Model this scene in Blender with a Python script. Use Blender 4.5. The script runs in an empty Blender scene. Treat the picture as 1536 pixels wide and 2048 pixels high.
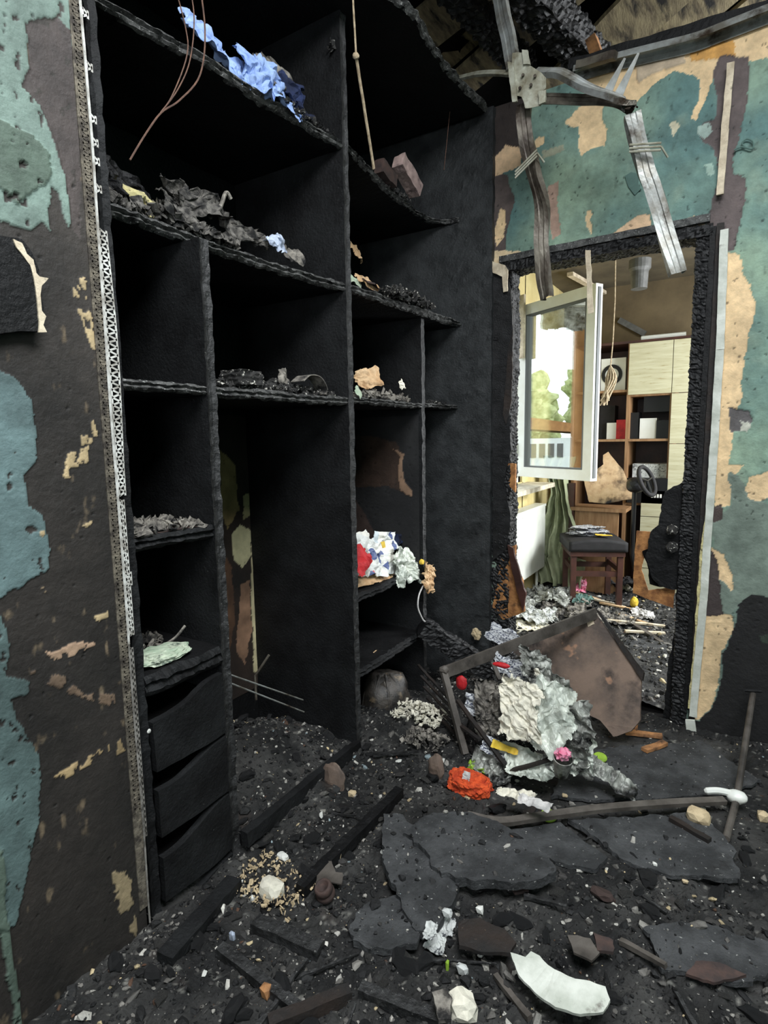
import bpy, bmesh, math, random
import numpy as np
from mathutils import Matrix, Vector

random.seed(7)
RNG = np.random.default_rng(11)
SC = bpy.context.scene
COL = SC.collection

# ------------------------------------------------------------------ camera
FPX = 1137.0
EYE = np.array([0.0, 0.0, 1.35])
_y = np.array([1480 - 768.0, -(866 - 1024.0), -FPX]); _y /= np.linalg.norm(_y)
_x = -np.array([-1080 - 768.0, -(908 - 1024.0), -FPX]); _x /= np.linalg.norm(_x)
_x = _x - _y * (_x @ _y); _x /= np.linalg.norm(_x)
_z = np.cross(_x, _y)
ROT = np.stack([_x, _y, _z])

def ray(px, py): return ROT @ np.array([px - 768.0, -(py - 1024.0), -FPX])
def at_x(px, py, v): d = ray(px, py); return EYE + d * ((v - EYE[0]) / d[0])
def at_y(px, py, v): d = ray(px, py); return EYE + d * ((v - EYE[1]) / d[1])
def at_z(px, py, v): d = ray(px, py); return EYE + d * ((v - EYE[2]) / d[2])
def at_pl(px, py, p0, n): d = ray(px, py); return EYE + d * (((np.array(p0) - EYE) @ n) / (d @ n))

cam = bpy.data.cameras.new('camera')
cam.sensor_fit = 'HORIZONTAL'; cam.sensor_width = 36.0; cam.lens = FPX / 1536 * 36
cam.clip_start = 0.02; cam.clip_end = 200
co = bpy.data.objects.new('camera', cam); COL.objects.link(co)
M = Matrix([list(ROT[i]) + [EYE[i]] for i in range(3)] + [[0, 0, 0, 1]])
co.matrix_world = M
SC.camera = co

# ------------------------------------------------------------------ light
SC.view_settings.view_transform = 'Standard'
SC.view_settings.look = 'None'
SC.view_settings.gamma = 1
SC.view_settings.use_curve_mapping = False
SC.view_settings.exposure = 0.0
w = bpy.data.worlds.new('sky'); SC.world = w; w.use_nodes = True
bg = w.node_tree.nodes['Background']
bg.inputs[0].default_value = (0.86, 0.93, 1.0, 1); bg.inputs[1].default_value = 3.4

def area(name, loc, size, power, rot, col=(0.95, 0.98, 1.0)):
    l = bpy.data.lights.new(name, 'AREA'); l.shape = 'RECTANGLE'; l.size, l.size_y = size
    l.energy = power; l.color = col
    o = bpy.data.objects.new(name, l); COL.objects.link(o); o.location = loc; o.rotation_euler = rot
    return o
area('roof_opening_daylight', (0.45, 0.35, 3.45), (1.7, 1.7), 150, (0, 0, 0))
area('rear_fill_lamp', (0.5, -1.75, 1.75), (1.5, 1.1), 18, (math.radians(90), 0, 0))  # added fill lamp behind the camera, in an invented rear window opening
area('attic_fill_lamp', (2.15, 4.6, 3.1), (1.6, .5), 300, (0, math.radians(97), 0))  # added lamp at an invented, unseen gable gap, brightens the roof boards
area('far_room_fill_lamp', (1.05, 4.2, 1.75), (1.2, 1.2), 95, (0, math.radians(90), 0))  # added lamp on the unseen right side, lifts the far room

# ------------------------------------------------------------------ noise
def _h(ix, iy, iz, s):
    n = (ix.astype(np.int64) * 374761393 + iy.astype(np.int64) * 668265263 + iz.astype(np.int64) * 2147483647 + s * 1274126177) & 0xffffffff
    n = ((n ^ (n >> 13)) * 1274126177) & 0xffffffff
    n = (n ^ (n >> 16)) & 0xffffffff
    return n / 4294967295.0
def vnoise(P, s=0):
    P = np.asarray(P, float); i = np.floor(P); f = P - i; f = f * f * (3 - 2 * f)
    x, y, z = i[:, 0], i[:, 1], i[:, 2]; r = 0
    for dx in (0, 1):
        for dy in (0, 1):
            for dz in (0, 1):
                wgt = (f[:, 0] if dx else 1 - f[:, 0]) * (f[:, 1] if dy else 1 - f[:, 1]) * (f[:, 2] if dz else 1 - f[:, 2])
                r = r + wgt * _h(x + dx, y + dy, z + dz, s)
    return r
def fbm(P, sc=1.0, oc=4, s=0):
    P = np.asarray(P, float) * sc; a = .5; r = 0; t = 0
    for k in range(oc):
        r = r + a * vnoise(P + k * 17.3, s + k); t += a; a *= .5; P = P * 2.03
    return r / t * 2 - 1
def worley(P, s=0):
    P = np.asarray(P, float); i = np.floor(P); f1 = np.full(len(P), 9.); f2 = np.full(len(P), 9.)
    for dx in (-1, 0, 1):
        for dy in (-1, 0, 1):
            for dz in (-1, 0, 1):
                c = i + (dx, dy, dz)
                q = c + np.stack([_h(c[:, 0], c[:, 1], c[:, 2], s + k) for k in (1, 2, 3)], 1)
                d = np.linalg.norm(P - q, axis=1)
                f2 = np.minimum(f2, np.maximum(d, f1)); f1 = np.minimum(f1, d)
    return f1, f2

# ------------------------------------------------------------------ materials
def L(r, g=None, b=None):
    if g is None: r, g, b = r
    f = lambda v: ((v / 255 + .055) / 1.055) ** 2.4 if v > 10 else v / 255 / 12.92
    return (f(r), f(g), f(b), 1)
MATS = {}
def mk(name, c1, c2=None, sc=12, rough=.7, bump=0., bsc=60, spec=None, samt=.7, ssc=90, metal=0, attr=False, dirt=None, damt=.55, dsc=6, spec_level=.5, stretch=None, wave=None):
    m = bpy.data.materials.new(name); m.use_nodes = True; nt = m.node_tree; N = nt.nodes; K = nt.links
    b = N['Principled BSDF']; b.inputs['Roughness'].default_value = rough; b.inputs['Metallic'].default_value = metal
    b.inputs['Specular IOR Level'].default_value = spec_level
    tc = N.new('ShaderNodeTexCoord'); src = tc.outputs['Object']
    if stretch:
        mp = N.new('ShaderNodeMapping'); mp.inputs['Scale'].default_value = stretch; K.new(src, mp.inputs[0]); src = mp.outputs[0]
    def noise(s, det=6):
        n = N.new('ShaderNodeTexNoise'); n.inputs['Scale'].default_value = s; n.inputs['Detail'].default_value = det
        n.inputs['Roughness'].default_value = .62; K.new(src, n.inputs['Vector']); return n.outputs[0]
    def ramp(inp, a, bb):
        r = N.new('ShaderNodeMapRange'); r.inputs[1].default_value = a; r.inputs[2].default_value = bb; K.new(inp, r.inputs[0]); return r.outputs[0]
    def mix(fac, A, B):
        x = N.new('ShaderNodeMix'); x.data_type = 'RGBA'
        if isinstance(fac, float): x.inputs[0].default_value = fac
        else: K.new(fac, x.inputs[0])
        for v, k in ((A, 6), (B, 7)):
            if isinstance(v, tuple): x.inputs[k].default_value = v
            else: K.new(v, x.inputs[k])
        return x.outputs[2]
    if attr:
        a = N.new('ShaderNodeAttribute'); a.attribute_name = 'Col'; cur = a.outputs['Color']
        n = ramp(noise(sc), .3, .72)
        x = N.new('ShaderNodeMix'); x.data_type = 'RGBA'; x.blend_type = 'MULTIPLY'; x.inputs[0].default_value = 1
        r = N.new('ShaderNodeMapRange'); r.inputs[3].default_value = .72; r.inputs[4].default_value = 1.12; K.new(n, r.inputs[0])
        K.new(cur, x.inputs[6]); K.new(r.outputs[0], x.inputs[7]); cur = x.outputs[2]
    else:
        cur = L(c1)
        if c2: cur = mix(ramp(noise(sc), .38, .62), L(c1), L(c2))
    if wave:
        wv = N.new('ShaderNodeTexWave'); wv.inputs['Scale'].default_value = wave[0]; wv.inputs['Distortion'].default_value = wave[1]
        wv.inputs['Detail'].default_value = 3; K.new(src, wv.inputs['Vector'])
        cur = mix(ramp(wv.outputs[1], .3, .9), cur, L(wave[2]))
    if dirt: cur = mix(ramp(noise(dsc, 8), damt, damt + .12), cur, L(dirt))
    if spec: cur = mix(ramp(noise(ssc, 3), samt, samt + .05), cur, L(spec))
    if isinstance(cur, tuple): b.inputs['Base Color'].default_value = cur
    else: K.new(cur, b.inputs['Base Color'])
    if bump:
        bp = N.new('ShaderNodeBump'); bp.inputs['Strength'].default_value = min(1, bump); bp.inputs['Distance'].default_value = .004 * max(1, bump)
        K.new(noise(bsc, 5), bp.inputs['Height']); K.new(bp.outputs[0], b.inputs['Normal'])
    MATS[name] = m
    return m

mk('char', (7, 7, 8), (16, 16, 17), 9, .62, 1, 70, spec=(80, 80, 80), samt=.69, ssc=120, spec_level=.3)
mk('char_board', (16, 16, 17), (30, 31, 32), 7, .66, 1, 95, spec=(84, 86, 86), samt=.715, ssc=110, spec_level=.25)
mk('divider_edge', (18, 18, 18), (48, 48, 48), 40, .6, 1.6, 60, spec=(110, 110, 106), samt=.66, ssc=120)
mk('char_edge', (26, 26, 26), (84, 84, 82), 34, .6, 1, 90, spec=(160, 160, 156), samt=.62, ssc=150)
mk('char_scale', (14, 14, 15), (32, 32, 33), 20, .5, .6, 160, spec=(110, 110, 110), samt=.7, ssc=150, spec_level=.35)
mk('char_brown', (40, 30, 24), (24, 22, 21), 9, .75, .8, 60, spec=(120, 100, 80), samt=.7)
mk('ash', None, sc=40, rough=.85, bump=1, bsc=120, attr=True)
mk('debris', None, sc=60, rough=.7, bump=.8, bsc=200, attr=True)
mk('paint', None, sc=26, rough=.72, bump=.7, bsc=70, attr=True)
mk('ash_grey', (52, 50, 48), (22, 22, 22), 45, .85, 1, 130, spec=(196, 192, 182), samt=.6, ssc=70)
mk('steel', (176, 180, 178), (120, 116, 106), 9, .45, .3, 40, metal=.4, dirt=(60, 48, 38), damt=.56, dsc=11)
mk('steel_pale', (176, 176, 160), (124, 118, 98), 14, .6, .5, 60, metal=.3, dirt=(90, 76, 52), damt=.6, dsc=16)
mk('steel_dark', (124, 118, 106), (66, 56, 48), 8, .5, .4, 60, metal=.35, dirt=(38, 28, 22), damt=.52)
mk('white_pvc', (232, 234, 228), (222, 222, 212), 5, .35)
mk('white_metal', (226, 228, 218), (212, 214, 205), 5, .4, dirt=(120, 118, 105), damt=.66, dsc=16)
mk('bead_white', (214, 214, 208), (150, 146, 138), 30, .5, dirt=(70, 62, 54), damt=.64, dsc=25)
mk('bead_grey', (120, 112, 98), (58, 52, 46), 40, .8, 1, 120)
mk('cream_strip', (222, 208, 182), (180, 164, 140), 18, .8, .8, 60, dirt=(74, 66, 58), damt=.6, dsc=22)
mk('pale_strip', (212, 214, 204), (176, 180, 168), 10, .6, .3, 50, dirt=(90, 84, 76), damt=.64, dsc=18)
mk('foam', (206, 196, 140), (170, 160, 120), 60, .9, 1, 120, dirt=(80, 70, 50), damt=.6, dsc=40)
mk('brown_paper', (206, 176, 138), (176, 140, 100), 14, .85, .6, 50, dirt=(60, 50, 40), damt=.6, dsc=12)
mk('fibreboard', (176, 124, 74), (120, 78, 44), 22, .9, 1, 60, dirt=(36, 28, 22), damt=.56, dsc=9)
mk('wood_pale', (192, 188, 158), (176, 170, 138), 3, .6, .2, 30, stretch=(1.5, 1.5, 14), dirt=(150, 134, 92), damt=.62, dsc=6)
mk('wood_mid', (150, 116, 82), (128, 94, 62), 4, .55, .2, 30, stretch=(8, 8, 1))
mk('wood_dark', (74, 44, 36), (52, 32, 27), 8, .45, .2, 40)
mk('roof_wood', (164, 150, 116), (110, 98, 76), 5, .8, .4, 30, stretch=(4, 1, 1), dirt=(28, 26, 24), damt=.53, dsc=3)
mk('burnt_panel', (132, 112, 98), (84, 74, 68), 5, .75, .5, 60, dirt=(40, 36, 35), damt=.5, dsc=4, spec=(160, 124, 100), samt=.62, ssc=9)
mk('burnt_rail', (96, 90, 84), (60, 55, 50), 9, .6, .4, 60, dirt=(40, 36, 34), damt=.58, dsc=8)
mk('slab_grey', (70, 71, 72), (44, 45, 46), 12, .9, 2, 60, spec=(150, 150, 146), samt=.66, ssc=70, dirt=(30, 30, 30), damt=.6, dsc=9)
mk('foil', (212, 216, 204), (160, 166, 156), 16, .4, .5, 60, metal=.1, dirt=(50, 50, 44), damt=.6, dsc=14)
mk('foil_dark', (168, 170, 162), (90, 90, 86), 18, .45, .6, 70, metal=.3, dirt=(24, 24, 24), damt=.5, dsc=16)
mk('white_ash', (232, 226, 208), (200, 196, 180), 20, .9, .8, 60, dirt=(100, 96, 88), damt=.6, dsc=30)
mk('paper', (206, 208, 204), (168, 170, 168), 26, .85, .4, 60, spec=(60, 62, 66), samt=.57, ssc=60, dirt=(34, 33, 32), damt=.6, dsc=12)
mk('paper_blue', (190, 200, 216), (140, 150, 170), 26, .85, .4, 60, dirt=(34, 33, 36), damt=.6, dsc=14)
mk('burnt_paper', (150, 144, 134), (70, 66, 62), 30, .9, .8, 90, dirt=(22, 21, 21), damt=.5, dsc=22)
mk('cloth_blue', (160, 184, 226), (126, 152, 204), 18, .9, .4, 90, dirt=(60, 72, 100), damt=.66)
mk('cloth_navy', (30, 44, 82), (18, 24, 44), 18, .9, .5, 90)
mk('cloth_white', (214, 210, 206), (160, 158, 156), 18, .9, .5, 90, dirt=(60, 55, 50), damt=.6)
mk('curtain_green', (158, 164, 132), (130, 138, 106), 8, .85, .4, 60, dirt=(70, 70, 54), damt=.62)
mk('sponge', (226, 92, 44), (180, 60, 28), 40, .95, 1, 160, dirt=(60, 26, 18), damt=.66, dsc=30)
mk('lime', (160, 196, 66), (130, 164, 50), 20, .6)
mk('red', (206, 38, 44), (160, 26, 32), 20, .6)
mk('pink', (214, 96, 130), (220, 160, 180), 40, .7)
mk('yellow', (222, 190, 60), (200, 160, 50), 20, .7)
mk('orange_wood', (186, 132, 84), (120, 84, 56), 20, .8, .6, 60, dirt=(50, 38, 30), damt=.58, dsc=20)
mk('stone_beige', (206, 186, 150), (176, 156, 124), 20, .9, .8, 60, dirt=(90, 80, 68), damt=.64, dsc=40)
mk('stone_white', (222, 222, 216), (196, 196, 188), 20, .85, .4, 60)
mk('block_pink', (190, 164, 156), (150, 128, 124), 20, .9, .8, 60, dirt=(48, 42, 42), damt=.6, dsc=20)
mk('copper', (104, 74, 58), (70, 50, 42), 30, .8)
mk('burnt_dark', (112, 108, 102), (40, 38, 37), 34, .9, 1, 90, dirt=(14, 14, 14), damt=.5, dsc=24, spec=(190, 186, 176), samt=.7, ssc=90)
mk('cord', (196, 178, 148), (150, 130, 104), 50, .9)
mk('black_plastic', (22, 22, 24), None, rough=.35)
mk('black_soft', (30, 28, 30), (20, 19, 20), 20, .8, .3)
mk('grey_plastic', (104, 104, 102), (84, 84, 82), 20, .5)
mk('gasket', (90, 92, 92), None, rough=.6)
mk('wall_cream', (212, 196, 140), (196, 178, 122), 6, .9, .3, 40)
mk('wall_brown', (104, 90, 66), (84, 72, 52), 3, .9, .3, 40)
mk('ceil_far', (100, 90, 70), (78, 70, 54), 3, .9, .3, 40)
mk('soot', (7, 7, 7), (13, 12, 12), 5, .9, .4, 40, spec_level=.1)
mk('teal_plain', (92, 120, 112), (80, 104, 98), 8, .9, .3, 40)
mk('aqua', (150, 190, 200), None, rough=.8)
mk('sill_dirty', (206, 200, 180), (160, 150, 130), 14, .7, .4, 60)
mk('house_white', (228, 232, 230), None, rough=.8)
mk('house_roof', (170, 160, 150), (140, 130, 120), 8, .8)
mk('post_brown', (176, 126, 78), (150, 104, 62), 6, .8)
mk('leaf', (140, 152, 96), (196, 202, 150), 3, .9, 1, 12)
mk('ground', (120, 124, 100), (100, 104, 84), 3, .9)
mk('helmet', (70, 64, 58), (30, 29, 28), 16, .45, 1, 60, dirt=(120, 104, 82), damt=.58, dsc=14)
mk('clay', (74, 56, 50), (52, 42, 40), 30, .8, .5, 80)
mk('green_melt', (150, 170, 146), (196, 204, 182), 22, .6, .8, 60, dirt=(40, 60, 52), damt=.56, dsc=24)
mk('unburnt', None, sc=14, rough=.8, bump=.5, bsc=60, attr=True)

mk('panel_char', (30, 32, 33), (52, 54, 55), 10, .6, 1, 110, spec=(104, 106, 106), samt=.7, ssc=120, spec_level=.4)
def _print(name, base, ink, amt):
    m = mk(name, base, tuple(int(c * .86) for c in base), 14, .85, .4, 60, dirt=(40, 38, 36), damt=.6, dsc=7); nt = m.node_tree; N = nt.nodes; K = nt.links; b = N['Principled BSDF']
    tc = N.new('ShaderNodeTexCoord'); mp = N.new('ShaderNodeMapping'); mp.inputs['Scale'].default_value = (60, 60, 170); mp.inputs['Rotation'].default_value = (.3, .2, .4); K.new(tc.outputs['Object'], mp.inputs[0])
    n = N.new('ShaderNodeTexNoise'); n.inputs['Scale'].default_value = 1.6; n.inputs['Detail'].default_value = 2; K.new(mp.outputs[0], n.inputs['Vector'])
    r = N.new('ShaderNodeMapRange'); r.inputs[1].default_value = amt; r.inputs[2].default_value = amt + .03; K.new(n.outputs[0], r.inputs[0])
    x = N.new('ShaderNodeMix'); x.data_type = 'RGBA'; K.new(r.outputs[0], x.inputs[0]); K.new(b.inputs['Base Color'].links[0].from_socket, x.inputs[6]); x.inputs[7].default_value = L(ink); K.new(x.outputs[2], b.inputs['Base Color'])
_print('print', (206, 208, 210), (60, 64, 84), .53)
def special(name, fn):
    m = bpy.data.materials.new(name); m.use_nodes = True; fn(m, m.node_tree.nodes, m.node_tree.links); MATS[name] = m
def _glass(m, N, K):
    b = N['Principled BSDF']; out = N['Material Output']
    g = N.new('ShaderNodeBsdfGlossy'); g.inputs['Roughness'].default_value = .01; g.inputs[0].default_value = (.95, .97, .95, 1)
    t = N.new('ShaderNodeBsdfTransparent'); t.inputs[0].default_value = (.9, .93, .9, 1)
    x = N.new('ShaderNodeMixShader'); x.inputs[0].default_value = .42
    K.new(t.outputs[0], x.inputs[1]); K.new(g.outputs[0], x.inputs[2]); K.new(x.outputs[0], out.inputs[0]); N.remove(b)
special('glass', _glass)
def _clear(m, N, K):
    b = N['Principled BSDF']; b.inputs['Base Color'].default_value = L(205, 212, 204); b.inputs['Roughness'].default_value = .3
    b.inputs['Alpha'].default_value = .72
special('clear_film', _clear)
def _mag(m, N, K):
    b = N['Principled BSDF']; tc = N.new('ShaderNodeTexCoord'); v = N.new('ShaderNodeTexVoronoi'); v.inputs['Scale'].default_value = 26
    K.new(tc.outputs['Object'], v.inputs['Vector'])
    s = N.new('ShaderNodeSeparateColor'); K.new(v.outputs['Color'], s.inputs[0])
    r = N.new('ShaderNodeValToRGB'); r.color_ramp.interpolation = 'CONSTANT'; e = r.color_ramp.elements
    cols = [(0, (206, 208, 204)), (.36, (176, 186, 190)), (.5, (220, 218, 208)), (.74, (200, 64, 70)), (.78, (222, 196, 60)), (.81, (74, 88, 130)), (.86, (206, 206, 200))]
    e[0].position = 0; e[0].color = L(cols[0][1]); e[1].position = cols[1][0]; e[1].color = L(cols[1][1])
    for p, c in cols[2:]:
        q = e.new(p); q.color = L(c)
    K.new(s.outputs[0], r.inputs[0]); K.new(r.outputs[0], b.inputs['Base Color']); b.inputs['Roughness'].default_value = .5
special('magazine', _mag)

# ------------------------------------------------------------------ object helpers
WLOC = {}
def mesh(name, V, F, mat, parent=None, origin=None, smooth=False, col=None):
    V = np.asarray(V, float)
    if origin is None: origin = (0, 0, 0) if parent is None else tuple(WLOC.get(parent.name, parent.location))
    me = bpy.data.meshes.new(name); me.from_pydata((V - np.array(origin)).tolist(), [], [tuple(int(i) for i in f) for f in F]); me.update()
    me.materials.append(MATS[mat] if isinstance(mat, str) else mat)
    if smooth: me.polygons.foreach_set('use_smooth', [True] * len(me.polygons))
    if col is not None:
        a = me.color_attributes.new('Col', 'FLOAT_COLOR', 'POINT')
        c = np.ones((len(V), 4)); c[:, :3] = col; a.data.foreach_set('color', c.ravel())
    o = bpy.data.objects.new(name, me); COL.objects.link(o)
    if parent is not None:
        o.parent = parent; pw = np.array(WLOC.get(parent.name, parent.location)); o.location = np.array(origin) - pw
    else: o.location = origin
    WLOC[o.name] = tuple(origin)
    return o
def thing(name, label, cat, loc, group=None):
    o = bpy.data.objects.new(name, None); COL.objects.link(o); o.location = [float(v) for v in loc]; o.empty_display_size = .1
    o['label'] = label; o['category'] = cat
    if group: o['group'] = group
    return o
def struct(name, V, F, mat, **k):
    o = mesh(name, V, F, mat, **k); o['kind'] = 'structure'; return o
def single(name, label, cat, V, F, mat, group=None, **k):
    V = np.asarray(V, float); c = V.mean(0); org = (c[0], c[1], V[:, 2].min())
    o = mesh(name, V, F, mat, origin=org, **k); o['label'] = label; o['category'] = cat
    if group: o['group'] = group
    return o

def box(lo, hi):
    lo = np.array(lo, float); hi = np.array(hi, float)
    V = [[(lo, hi)[i][0], (lo, hi)[j][1], (lo, hi)[k][2]] for i in (0, 1) for j in (0, 1) for k in (0, 1)]
    F = [(0, 1, 3, 2), (4, 6, 7, 5), (0, 4, 5, 1), (2, 3, 7, 6), (0, 2, 6, 4), (1, 5, 7, 3)]
    return np.array(V), F
def join(parts):
    V = []; F = []; n = 0
    for v, f in parts:
        v = np.asarray(v); V.append(v); F += [tuple(i + n for i in q) for q in f]; n += len(v)
    return np.concatenate(V), F
def gridbox(size, step, maxn=(400, 60, 60)):
    """closed box centred on the origin, every face gridded"""
    n = [max(1, min(maxn[i], int(round(size[i] / (step[i] if isinstance(step, (tuple, list)) else step))))) for i in range(3)]
    idx = {}; V = []; F = []
    def vid(i, j, k):
        key = (i, j, k)
        if key not in idx: idx[key] = len(V); V.append([(i / n[0] - .5) * size[0], (j / n[1] - .5) * size[1], (k / n[2] - .5) * size[2]])
        return idx[key]
    for k, fl in ((0, 1), (n[2], 0)):
        for i in range(n[0]):
            for j in range(n[1]):
                q = [vid(i, j, k), vid(i + 1, j, k), vid(i + 1, j + 1, k), vid(i, j + 1, k)]; F.append(tuple(q[::-1] if fl else q))
    for j, fl in ((0, 0), (n[1], 1)):
        for i in range(n[0]):
            for k in range(n[2]):
                q = [vid(i, j, k), vid(i + 1, j, k), vid(i + 1, j, k + 1), vid(i, j, k + 1)]; F.append(tuple(q[::-1] if fl else q))
    for i, fl in ((0, 1), (n[0], 0)):
        for j in range(n[1]):
            for k in range(n[2]):
                q = [vid(i, j, k), vid(i, j + 1, k), vid(i, j + 1, k + 1), vid(i, j, k + 1)]; F.append(tuple(q[::-1] if fl else q))
    return np.array(V), F
def frame_of(d, up=(0, 0, 1)):
    d = np.array(d, float); d /= np.linalg.norm(d); up = np.array(up, float)
    if abs(d @ up) > .98: up = np.array([1., 0, 0])
    s = np.cross(up, d); s /= np.linalg.norm(s); return d, s, np.cross(d, s)
def rough(V, amp, sc, s=0, oc=3):
    D = np.stack([fbm(V + 31.7 * k, sc, oc, s + 7 * k) for k in range(3)], 1)
    return V + D * amp
def beam(a, b, wid, thk, step=.02, amp=.004, sc=25, s=0, up=(0, 0, 1), scale=None, taper=0, maxn=(400, 60, 60)):
    """rough board from a to b; wid across, thk along up; scale=(long, across, depth) adds alligator char"""
    a = np.array(a, float); b = np.array(b, float); ln = np.linalg.norm(b - a)
    V, F = gridbox((ln, wid, thk), step, maxn)
    if taper: V[:, 1:] *= (1 - taper * (V[:, :1] / ln + .5))
    if scale:
        f1, f2 = worley(V / np.array([scale[0], scale[1], scale[1]]), s)
        e = np.clip((f2 - f1) * 2.2, 0, 1) ** .6
        n = V / np.maximum(np.array([ln, wid, thk]) / 2, 1e-6); n[:, 0] *= .2
        n = np.where(np.abs(n) > .93, n, 0); n /= np.maximum(np.linalg.norm(n, axis=1, keepdims=True), 1e-6)
        V = V + n * (e[:, None] - .6) * scale[2]
    V = rough(V, amp, sc, s)
    d, sd, u = frame_of(b - a, up)
    return (a + b) / 2 + V[:, :1] * d + V[:, 1:2] * sd + V[:, 2:] * u, F
def tube(pts, r, n=8, cap=True):
    P = np.array(pts, float); V = []; F = []; m = len(P); prev = None
    r = np.broadcast_to(r, (m,))
    for i in range(m):
        d = P[min(i + 1, m - 1)] - P[max(i - 1, 0)]; d, s, u = frame_of(d)
        if prev is not None:
            s = prev - d * (prev @ d); s /= np.linalg.norm(s); u = np.cross(d, s)
        prev = s
        for k in range(n):
            t = 2 * math.pi * k / n; V.append(P[i] + r[i] * (math.cos(t) * s + math.sin(t) * u))
    for i in range(m - 1):
        for k in range(n):
            F.append((i * n + k, i * n + (k + 1) % n, (i + 1) * n + (k + 1) % n, (i + 1) * n + k))
    if cap: F.append(tuple(range(n))[::-1]); F.append(tuple(range((m - 1) * n, m * n)))
    return np.array(V), F
def sweep(pts, sec, normal, thick=.0015, twist=0):
    """open sheet-metal section swept along pts, with thickness; sec = list of (across, out)"""
    P = np.array(pts, float); m = len(P); S = np.array(sec, float); k = len(S)
    # thickened closed section
    T = []
    for i in range(k):
        t = S[min(i + 1, k - 1)] - S[max(i - 1, 0)]; t = t / np.linalg.norm(t); T.append([-t[1], t[0]])
    C = np.concatenate([S, (S + np.array(T) * thick)[::-1]]); n = len(C); V = []; F = []
    tw = np.linspace(0, twist, m) if np.isscalar(twist) else np.array(twist)
    for i in range(m):
        d = P[min(i + 1, m - 1)] - P[max(i - 1, 0)]; d /= np.linalg.norm(d)
        o = np.array(normal, float); o = o - d * (o @ d); o /= np.linalg.norm(o); a = np.cross(d, o)
        ca, sa = math.cos(tw[i]), math.sin(tw[i]); a2 = a * ca + o * sa; o2 = o * ca - a * sa
        for c in C: V.append(P[i] + c[0] * a2 + c[1] * o2)
    for i in range(m - 1):
        for j in range(n):
            F.append((i * n + j, i * n + (j + 1) % n, (i + 1) * n + (j + 1) % n, (i + 1) * n + j))
    for b0 in (0, (m - 1) * n):
        for j in range(k - 1): F.append((b0 + j, b0 + j + 1, b0 + n - 2 - j, b0 + n - 1 - j))
    return np.array(V), F
def smooth_path(pts, n=8):
    P = np.array(pts, float); out = []
    for i in range(len(P) - 1):
        p0, p1, p2, p3 = P[max(i - 1, 0)], P[i], P[i + 1], P[min(i + 2, len(P) - 1)]
        for k in range(n):
            t = k / n
            out.append(.5 * ((2 * p1) + (-p0 + p2) * t + (2 * p0 - 5 * p1 + 4 * p2 - p3) * t * t + (-p0 + 3 * p1 - 3 * p2 + p3) * t ** 3))
    out.append(P[-1]); return np.array(out)
def rag(poly, step=.01, amp=.006, s=0):
    P = np.array(poly, float); out = []
    for i in range(len(P)):
        a, b = P[i], P[(i + 1) % len(P)]; n = max(1, int(np.linalg.norm(b - a) / step))
        for k in range(n): out.append(a + (b - a) * k / n)
    out = np.array(out); Q = np.zeros((len(out), 3)); Q[:, :out.shape[1]] = out
    d = np.stack([fbm(Q, 45, 3, s), fbm(Q, 45, 3, s + 5)] + ([fbm(Q, 45, 3, s + 9)] if out.shape[1] == 3 else []), 1)
    return out + d * amp
def plate(poly, o, u, v, thick, step=.012, amp=.005, s=0, warp=.004):
    """irregular slab: polygon (a,b) coords in the frame o,u,v; thickness against normal"""
    P = rag(poly, step, amp, s); u = np.array(u, float); v = np.array(v, float); n = np.cross(u, v).astype(float); n /= np.linalg.norm(n); k = len(P)
    bm = bmesh.new(); top = [bm.verts.new((p[0], p[1], 0)) for p in P]; f = bm.faces.new(top)
    bmesh.ops.triangulate(bm, faces=[f])
    for _ in range(3):
        es = [e for e in bm.edges if e.calc_length() > step * 4]
        if not es: break
        bmesh.ops.subdivide_edges(bm, edges=es, cuts=1); bmesh.ops.triangulate(bm, faces=bm.faces[:])
    r = bmesh.ops.extrude_face_region(bm, geom=bm.faces[:]); bmesh.ops.translate(bm, verts=[g for g in r['geom'] if isinstance(g, bmesh.types.BMVert)], vec=(0, 0, -thick))
    bmesh.ops.recalc_face_normals(bm, faces=bm.faces[:])
    bm.verts.index_update(); V = np.array([x.co[:] for x in bm.verts]); F = [[q.index for q in x.verts] for x in bm.faces]; bm.free()
    V = rough(V, warp, 9, s) ; V = rough(V, min(.0015, thick * .2), 60, s)
    return np.array(o) + V[:, :1] * u + V[:, 1:2] * v + V[:, 2:] * n, F
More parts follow.
